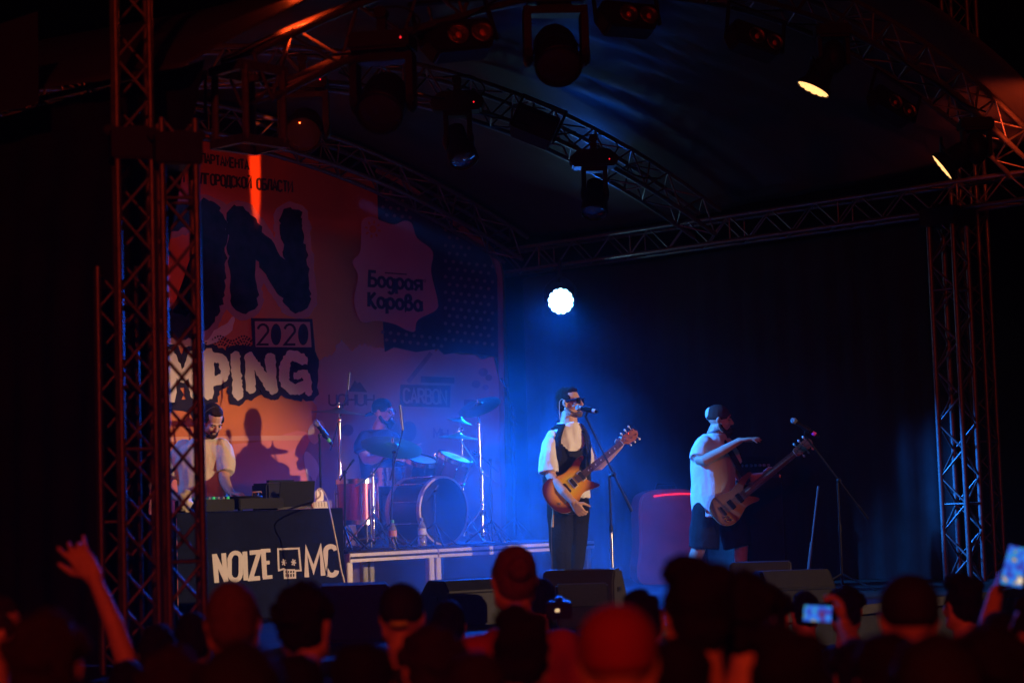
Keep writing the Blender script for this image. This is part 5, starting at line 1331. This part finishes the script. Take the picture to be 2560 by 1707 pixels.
h = MB(); beard_parts(h, HM, .012); blob('beard', h, HAIR, Dr, .007, 2, (.004, (70, 70, 70)))
eyes(Dr, HM)
cap_back(Dr, HM, BLACKC)
for sx in (-1, 1):
    b = MB(); b.M = HM; b.tube([(sx * .033 + .024 * math.cos(q * .5236), -.100 + abs(sx) * .004, .004 + .019 * math.sin(q * .5236)) for q in range(13)], .0026, 5); build('glasses_rim', b, BLKP, Dr)
    b = MB(); b.M = HM; b.tube([(sx * .057, -.096, .008), (sx * .08, -.03, .006)], .0025, 5); build('glasses_temple', b, BLKP, Dr)
b = MB(); torso_mesh(b, (-.01, .05, .56), (-.01, .02, .88), (.0, .0, 1.075), 42, .02)
sleeve(b, [(-.115, -.11, .995), (-.145, -.15, .92), (-.14, -.175, .86)], [.075, .08, .078]); sleeve(b, [(.125, .09, .995), (.17, .06, .92), (.19, .02, .86)], [.075, .08, .078])
blob('t_shirt', b, mat('charcoal_cotton', (.03, .032, .04), .85, 0, .2, 8, .3, 40), Dr, .012, 2, (.010, (8, 8, 5)))
b = MB(); b.ell((0, .04, .56), (.17, .16, .10)); limb(b, [(-.08, -.02, .56), (-.17, -.30, .53), (-.16, -.33, .30), (-.15, -.33, .08)], [.095, .075, .062, .05]); limb(b, [(.10, .02, .56), (.27, -.22, .53), (.28, -.26, .3), (.28, -.26, .08)], [.095, .075, .062, .05])
blob('trousers', b, MATS['dark_trousers'], Dr, .014, 2)
shoe(Dr, (-.15, -.33, .09), 30, BLK); shoe(Dr, (.28, -.26, .09), 60, BLK)
for a_, b_, lb in (((.14, -.38, .83), (.42, -.42, .92), 'right'), ((.24, -.30, .82), (.38, -.56, .80), 'left')):
    M_ = Matrix.Translation(DRP) @ rotz(VA); b = MB(); b.tube([M_ @ V(a_) - (M_ @ V(b_) - M_ @ V(a_)) * .2, M_ @ V(b_)], [.007, .005], 8)
    tag(build('drumstick', b, mat('hickory', (.5, .33, .18), .5)), 'wooden drumstick in the drummer\'s %s hand' % lb, 'drumstick', 'drumsticks')
# ------------------------------------------------------------------ crowd
HOODS = {}
def crowd_meshes():
    out = {}
    HMc = head_matrix((0, -.01, 1.645), 0)
    def mesh_of(o):
        me = o.data; bpy.data.objects.remove(o); return me
    b = MB(); head_parts(b, HMc); limb(b, [(0, .02, 1.44), (0, .015, 1.53), (0, .005, 1.58)], [.07, .058, .055])
    for sx in (-1, 1):
        limb(b, [(sx * .23, .02, 1.15), (sx * .25, .01, 1.04), (sx * .245, -.06, .92), (sx * .23, -.12, .82)], [.05, .045, .04, .03])
        hand_parts(b, (sx * .229, -.122, .815), (0, -.2, -1), (-sx, 0, 0), (0, -1, 0), (20, 25, 20), 3)
    limb(b, [(-.23, .02, 1.15), (-.16, .02, 1.36), (0, .02, 1.43), (.16, .02, 1.36), (.23, .02, 1.15)], [.045] * 5)
    out['body_down'] = mesh_of(blob('body', b, SKIN, None, .012, 2))
    b = MB(); head_parts(b, HMc); limb(b, [(0, .02, 1.44), (0, .015, 1.53), (0, .005, 1.58)], [.07, .058, .055])
    out['body_bare'] = mesh_of(blob('body', b, SKIN, None, .010, 2))
    b = MB(); torso_mesh(b, (0, .02, .95), (0, .01, 1.27), (0, .02, 1.475), 0, .015)
    for sx in (-1, 1): limb(b, [(sx * .165, .02, 1.385), (sx * .215, .02, 1.25), (sx * .235, .02, 1.12)], [.08, .075, .07])
    out['shirt'] = mesh_of(blob('shirt', b, None, None, .016, 2, (.010, (7, 7, 4))))
    b = MB(); torso_mesh(b, (0, .02, .95), (0, .01, 1.27), (0, .02, 1.475), 0, .03)
    for sx in (-1, 1): limb(b, [(sx * .165, .02, 1.385), (sx * .225, .02, 1.2), (sx * .245, .0, 1.02), (sx * .235, -.1, .86)], [.09, .085, .075, .06])
    b.M = head_matrix((0, .06, 1.50), 0, -20); b.cap([(q[0], q[1], 0) for q in arc(0, 0, .1, .08, -20, 200, 12)], .04, 8); b.M = None
    out['hoodie'] = mesh_of(blob('hoodie', b, None, None, .016, 2, (.012, (7, 7, 4))))
    b = MB(); b.ell((0, .02, .93), (.165, .12, .12))
    for sx in (-1, 1): limb(b, [(sx * .085, .02, .9), (sx * .1, .0, .48), (sx * .11, .03, .08)], [.1, .08, .065]); b.cap([(sx * .11, .04, .045), (sx * .115, -.14, .035)], [.045, .035], 8)
    out['trousers'] = mesh_of(blob('trousers', b, None, None, .022, 2))
    b = MB(); hair_short(b, HMc, .012); out['short'] = mesh_of(blob('hair', b, None, None, .008, 1, (.011, (22, 22, 22))))
    b = MB(); hair_short(b, HMc, .028); b.M = HMc; b.ell((.02, .0, .12), (.06, .08, .035), Matrix.Rotation(.25, 3, 'Y')); b.ell((-.03, .05, .09), (.055, .06, .05)); b.M = None
    out['quiff'] = mesh_of(blob('hair', b, None, None, .008, 1, (.014, (18, 18, 18))))
    b = MB(); b.M = HMc; b.ell((0, .035, .03), (.105, .125, .12)); b.ell((0, .05, -.08), (.11, .09, .08)); b.M = None
    out['hood'] = mesh_of(blob('hood', b, None, None, .01, 2, (.012, (14, 14, 10))))
    b = MB(); hair_short(b, HMc, .004); out['buzz'] = mesh_of(blob('hair', b, None, None, .009, 2, (.002, (60, 60, 60))))
    b = MB(); hair_short(b, HMc, .02); b.M = HMc; b.ell((0, .06, -.05), (.098, .07, .12)); b.ell((0, .07, -.14), (.095, .06, .11)); b.ell((.0, .02, .06), (.088, .105, .085)); b.M = None
    out['long'] = mesh_of(blob('hair', b, None, None, .010, 1, (.010, (30, 30, 12))))
    b = MB(); hair_short(b, HMc, .03); b.M = HMc
    for k in range(40):
        q = noise.random_unit_vector(); q.z = abs(q.z) * .9 - .15; b.ell(V((q.x * .088, q.y * .10 + .025, q.z * .095 + .045)), (.026, .026, .024), n=8, m=6)
    b.M = None; out['curly'] = mesh_of(blob('hair', b, None, None, .009, 1, (.014, (24, 24, 24))))
    b = MB(); b.M = HMc; b.ell((0, .02, .05), (.086, .104, .085)); b.ell((0, .02, .02), (.085, .103, .045)); b.M = None
    out['cap'] = mesh_of(blob('cap', b, None, None, .009, 2))
    b = MB(); b.M = HMc; b.prism([(p.x, p.y) for p in smooth_poly([(-.07, -.07), (0, -.1), (.07, -.07), (.06, -.16), (0, -.185), (-.06, -.16)], 3)], .008, .012); b.M = None
    o = build('cap_brim', b, None); out['brim'] = mesh_of(o)
    b = MB(); b.M = HMc; b.ell((0, .12, .045), (.045, .05, .05)); b.M = None; out['bun'] = mesh_of(blob('bun', b, None, None, .009, 1, (.005, (40, 40, 40))))
    return out
CM = crowd_meshes()
def part(name, me, m_, root):
    o = bpy.data.objects.new(name, me); COL.objects.link(o); o.parent = root
    if not me.materials: me.materials.append(m_)
    o.material_slots[0].link = 'OBJECT'; o.material_slots[0].material = m_
    return o
def cloth(c): return mat('crowd_cloth_%d_%d_%d' % tuple(int(q * 255) for q in c), c, .85, 0, .2, 8, .3, 30)
DKC, RDC, GRC, BLC, WTC = (.02, .02, .022), (.35, .03, .025), (.08, .08, .085), (.03, .04, .08), (.4, .38, .36)
def watcher(label, px, top, d, hair='short', shirt='shirt', col=DKC, hcol=None, yaw=180, body='body_down', bun=False, ht=1.775):
    p = at(px, top, d); s = p.z / ht
    t = person(label, V((p.x, p.y, .0)), VA + R(yaw), s, 'people in the crowd')
    part('body', CM[body], SKIN, t)
    part('shirt' if shirt == 'shirt' else 'hoodie', CM[shirt], cloth(col), t)
    part('trousers', CM['trousers'], cloth(BLC), t)
    if hair:
        hm = hcol or HAIR
        part(hair if hair in ('cap', 'hood') else 'hair', CM[hair], cloth(col) if hair == 'hood' else hm, t)
        if hair == 'cap': part('cap_brim', CM['brim'], hm, t)
        if bun: part('bun', CM['bun'], hm, t)
    return t
CAPR = mat('cap_red', (.27, .012, .010), .85); CAPK = mat('cap_black', (.02, .02, .022), .7); BRN = mat('brown_hair', (.04, .025, .018), .75, 0, .5, 90, .8, 200)
W = watcher
W('man with cropped hair and a bare neck before the lettered table', 580, 1453, 6.1, 'buzz', col=DKC, hcol=mat('cropped_hair', (.11, .06, .045), .75, 0, .4, 90, .5, 150), yaw=184)
W('man with a thick round dark hair silhouette before the table end', 757, 1464, 6.3, 'curly', col=DKC, yaw=170)
cp = W('man in a backwards cap with a yellow-green strap', 1003, 1458, 7.2, 'cap', col=DKC, hcol=CAPK, yaw=176)
W('tall woman in a red top with hair tied back, below the drums', 1283, 1362, 7.6, 'buzz', col=RDC, hcol=mat('auburn_hair', (.13, .05, .03), .7, 0, .4, 60, .6, 120), yaw=190, bun=True)
W('dark-haired head in front of the woman in red', 1300, 1532, 5.5, 'quiff', col=DKC, hcol=HAIR, yaw=180)
W('person in a bright red cap, nearest in the crowd', 1540, 1512, 4.2, 'cap', col=RDC, hcol=CAPR, yaw=178)
W('short-haired head just behind the red cap', 1605, 1488, 7.6, 'quiff', col=DKC, yaw=165)
W('dark head below the bass player\'s feet', 1735, 1412, 5.0, 'quiff', col=DKC, yaw=195)
W('curly dark head right of the one below the bass player', 1850, 1438, 5.3, 'curly', col=DKC, yaw=180)
W('dark head between the curly one and the lit phone', 1915, 1468, 7.4, 'curly', col=DKC, yaw=172)
W('broad dark head in a flat cap, right of the lit phone', 2268, 1436, 5.6, 'cap', col=DKC, hcol=CAPK, yaw=182)
W('small dark head under the right tower', 2402, 1446, 8.6, 'quiff', col=GRC, yaw=205)
W('person in a red hoodie at the bottom right corner', 2470, 1570, 4.6, 'curly', 'hoodie', RDC, yaw=180)
W('face and shoulder at the far right edge', 2590, 1490, 6.2, 'short', col=GRC, yaw=215)
W('large curly head at the lower left', 112, 1538, 4.7, 'curly', 'shirt', GRC, BRN, yaw=186)
W('person cut by the left edge, face turned aside', -12, 1490, 6.6, 'short', col=DKC, hcol=BRN, yaw=120)
W('reddish-haired head low beside the raised arm', 430, 1626, 5.2, 'curly', col=DKC, hcol=BRN, yaw=176)
W('dark head low in front of the cropped-haired man', 600, 1622, 4.2, 'hood', 'hoodie', col=DKC, yaw=180)
W('dark head low between the table and the capped man', 735, 1640, 5.2, 'long', col=GRC, yaw=186)
W('long-haired head at the bottom left of centre', 905, 1610, 5.0, 'long', col=DKC, yaw=176)
W('dark head low right of the capped man', 1075, 1572, 5.5, 'curly', col=DKC, hcol=BRN, yaw=196)
W('person with a bare ear low beside the dark head in front', 1180, 1625, 5.0, 'buzz', col=DKC, hcol=BRN, yaw=205)
W('dark head at the bottom, right of the red cap', 1690, 1600, 4.8, 'long', col=DKC, yaw=178)
W('dark head at the bottom under the lit phone', 1960, 1585, 4.3, 'quiff', col=GRC, yaw=182)
W('dark head at the bottom between the phone and the flat cap', 2215, 1588, 4.9, 'long', col=DKC, yaw=170)
W('dark head at the bottom left of the red hoodie', 2330, 1602, 4.3, 'hood', 'hoodie', col=DKC, yaw=184)
W('small dark head behind the raised arm', 395, 1560, 7.4, 'short', col=DKC, yaw=180)
W('small head between the raised arm and the table', 480, 1530, 8.0, 'short', col=DKC, yaw=190)
W('far small head low in front of the wedges', 1120, 1500, 8.6, 'short', col=DKC, yaw=180)
W('far small head by the right monitor wedges', 2010, 1478, 10.0, 'short', col=DKC, yaw=185)
# green strap of the backwards cap
b = MB(); b.M = head_matrix((0, -.01, 1.645), 0)
b.tube([(.05 * math.cos(R(a)) * 1.0, .02 + .104 * math.sin(R(a)) * 1.0, -.012) for a in range(55, 126, 7)], .011, 8, (1, .5)); build('cap_strap', b, mat('strap_lime', (.45, .6, .05), .5), cp)
# raised arm at the left
t = W('person with one arm raised, hand bent against the dark', 318, 1650, 6.9, 'short', col=DKC, yaw=180, body='body_bare')
inv = t.matrix_basis.inverted()
bpy.context.view_layer.update(); inv = t.matrix_world.inverted()
q = lambda px, py, d=7.3: inv @ at(px, py, d)
b = MB(); el = q(312, 1640); wr = q(232, 1436)
limb(b, [q(330, 1790), q(322, 1700), el, q(285, 1560), wr], [.055, .05, .048, .042, .030])
dd = wr - q(285, 1560); lft = inv.to_3x3() @ (-_r0)
hand_parts(b, wr, dd + lft * .05, inv.to_3x3() @ V((_fw.x, _fw.y, .1)), lft, (25, 45, 35), 12, 1.25, 5, fan=[(10, 14, 12), (24, 30, 20), (34, 40, 25), (12, 18, 12)])
b2 = blob('raised_arm', b, SKIN, t, .008, 2)
# phones held up
def phone_mat(name, seed):
    m = bpy.data.materials.new(name); m.use_nodes = True; MATS[name] = m; n = m.node_tree; bs = n.nodes['Principled BSDF']
    tc = n.nodes.new('ShaderNodeTexCoord'); mp = n.nodes.new('ShaderNodeMapping'); mp.inputs['Location'].default_value = (seed, seed * .7, 0); mp.inputs['Scale'].default_value = (26, 26, 26)
    ns = n.nodes.new('ShaderNodeTexNoise'); ns.inputs['Scale'].default_value = 1; ns.inputs['Detail'].default_value = 1.5; rp = n.nodes.new('ShaderNodeValToRGB')
    e = rp.color_ramp.elements; e[0].position = .30; e[0].color = (.10, .02, .06, 1); e[1].position = .74; e[1].color = (.9, .8, .6, 1)
    for ps, c in ((.42, (.02, .05, .45, 1)), (.52, (.03, .18, .8, 1)), (.60, (.02, .25, .3, 1)), (.66, (.5, .18, .08, 1))): k = e.new(ps); k.color = c
    n.links.new(tc.outputs['Object'], mp.inputs[0]); n.links.new(mp.outputs[0], ns.inputs['Vector']); n.links.new(ns.outputs[0], rp.inputs[0])
    n.links.new(rp.outputs[0], bs.inputs['Emission Color']); bs.inputs['Emission Strength'].default_value = 1.1; bs.inputs['Base Color'].default_value = (.01, .01, .01, 1)
    return m
def phone(label, px, py, d, ang, wd, ht_, seed):
    p = at(px, py, d); t = thing('phone', label, 'phone', p, 0, 'phones held up'); M_ = Matrix((_rt, _up, -_fw)).transposed().to_4x4() @ Matrix.Rotation(R(ang), 4, 'Z') @ Matrix.Rotation(R(6), 4, 'X')
    t.rotation_euler = M_.to_euler()
    b = MB(); b.box((0, 0, -.005), (wd, ht_, .009)); build('case', b, BLKP, t, bevel=.003)
    b = MB(); b.box((0, 0, .0003), (wd * .92, ht_ * .9, .001)); build('screen', b, phone_mat('screen_%d' % seed, seed), t)
    return p
p1h = phone('lit phone held level, filming the stage', 2044, 1533, 7.2, -3, .108, .064, 5)
p2h = phone('lit phone held upright at the right edge', 2538, 1415, 7.2, -12, .085, .16, 11)
def holder(label, px, top, d, pts, rad, hair, col, hand):
    t = W(label, px, top, d, hair, col=col, yaw=180, body='body_bare'); bpy.context.view_layer.update(); iv = t.matrix_world.inverted()
    b = MB(); P = [iv @ at(*k) for k in pts]; limb(b, P, rad)
    w_, di, nr, th_ = hand; ro = iv.to_3x3()
    hand_parts(b, P[-1], ro @ di, ro @ nr, ro @ th_, (40, 45, 30), 3, 1.05, 20); blob('raised_arm', b, SKIN, t, .008, 2)
W('dark head behind the level lit phone', 2112, 1468, 9.2, 'curly', col=DKC, yaw=176)
holder('person filming with a level phone, hand lit red', 2140, 1606, 6.3, [(2165, 1720, 6.4), (2150, 1660, 6.7), (2125, 1595, 7.0), (2108, 1558, 7.12)], [.05, .047, .04, .03], 'curly', DKC, (0, _up * 1 - _rt * .15, -_rt, -_rt * .5 + _fw * -.5))
holder('person at the right filming with an upright phone', 2500, 1530, 6.9, [(2440, 1720, 7.0), (2450, 1640, 7.1), (2470, 1560, 7.25), (2490, 1480, 7.35)], [.055, .05, .04, .03], 'short', GRC, (0, _up * .9 + _rt * .35, _rt, _up * .3 - _fw * .5))
# photographer in the pit
W('photographer in the pit below the stage, dark hair', 1352, 1446, 10.6, 'short', col=DKC, yaw=186)
pc = at(1398, 1524, 10.2); t = thing('camera', 'small camera with a lit display held up in the pit', 'camera', pc, VA)
b = MB(); b.box((0, 0, 0), (.13, .06, .09)); b.box((0, 0, .055), (.05, .05, .025)); build('case', b, BLKP, t, bevel=.008)
b = MB(); b.lathe([(.035, 0), (.035, .08), (.03, .085)], (0, .03, 0), (0, 1, 0), 16); build('lens', b, BLKP, t)
b = MB(); b.box((-.01, -.0315, .0), (.022, .002, .016)); build('display', b, emit('camera_display', (1, .75, .4), .8), t)

# ------------------------------------------------------------------ the air: haze lit by the lamps
hz = MB(); hz.box((0, 0, 5.0), (94, 94, 12.4))
hm = bpy.data.materials.new('haze_volume'); hm.use_nodes = True; n = hm.node_tree
for k in list(n.nodes):
    if k.type == 'BSDF_PRINCIPLED': n.nodes.remove(k)
pv = n.nodes.new('ShaderNodeVolumePrincipled'); pv.inputs['Color'].default_value = (.9, .92, .95, 1); pv.inputs['Density'].default_value = .0014; pv.inputs['Anisotropy'].default_value = .6
n.links.new(pv.outputs[0], n.nodes['Material Output'].inputs['Volume'])
tag(build('haze', hz, hm), kind='stuff')

# smoke drifting behind the singer and over the right of the drum riser
sm_ = MB(); SC, SR = V((1.15, 3.75, 1.2)), V((2.95, 2.5, 2.4))
sm_.ell(SC, SR, None, 32, 20)
for i, v in enumerate(sm_.v):
    v.z = max(v.z, FLOOR + .02); v.y = min(v.y, BACK - .16); v.x = min(v.x, HW - .1)
hm = bpy.data.materials.new('smoke_volume'); hm.use_nodes = True; n = hm.node_tree
for k in list(n.nodes):
    if k.type == 'BSDF_PRINCIPLED': n.nodes.remove(k)
pv = n.nodes.new('ShaderNodeVolumePrincipled'); pv.inputs['Color'].default_value = (.92, .94, .97, 1); pv.inputs['Anisotropy'].default_value = .62
tc = n.nodes.new('ShaderNodeTexCoord'); mp = n.nodes.new('ShaderNodeMapping'); mp.vector_type = 'POINT'
mp.inputs['Location'].default_value = tuple(-SC[i] / SR[i] for i in range(3)); mp.inputs['Scale'].default_value = tuple(1 / SR[i] for i in range(3))
ln = n.nodes.new('ShaderNodeVectorMath'); ln.operation = 'LENGTH'
mr = n.nodes.new('ShaderNodeMapRange'); mr.inputs['From Min'].default_value = 1.0; mr.inputs['From Max'].default_value = .15; mr.interpolation_type = 'SMOOTHSTEP'
ns = n.nodes.new('ShaderNodeTexNoise'); ns.inputs['Scale'].default_value = 1.25; ns.inputs['Detail'].default_value = 4; ns.inputs['Distortion'].default_value = .6
nr = n.nodes.new('ShaderNodeMapRange'); nr.inputs['From Min'].default_value = .36; nr.inputs['From Max'].default_value = .66; nr.inputs['To Min'].default_value = .12; nr.inputs['To Max'].default_value = 1.9
m1 = n.nodes.new('ShaderNodeMath'); m1.operation = 'MULTIPLY'; m2 = n.nodes.new('ShaderNodeMath'); m2.operation = 'MULTIPLY'; m2.inputs[1].default_value = .17
n.links.new(tc.outputs['Object'], mp.inputs[0]); n.links.new(mp.outputs[0], ln.inputs[0]); n.links.new(ln.outputs['Value'], mr.inputs[0])
n.links.new(tc.outputs['Object'], ns.inputs['Vector']); n.links.new(ns.outputs[0], nr.inputs[0]); n.links.new(mr.outputs[0], m1.inputs[0]); n.links.new(nr.outputs[0], m1.inputs[1])
n.links.new(m1.outputs[0], m2.inputs[0]); n.links.new(m2.outputs[0], pv.inputs['Density']); n.links.new(pv.outputs[0], n.nodes['Material Output'].inputs['Volume'])
tag(build('stage_smoke', sm_, hm), 'blue-lit smoke drifting behind the singer', kind='stuff')
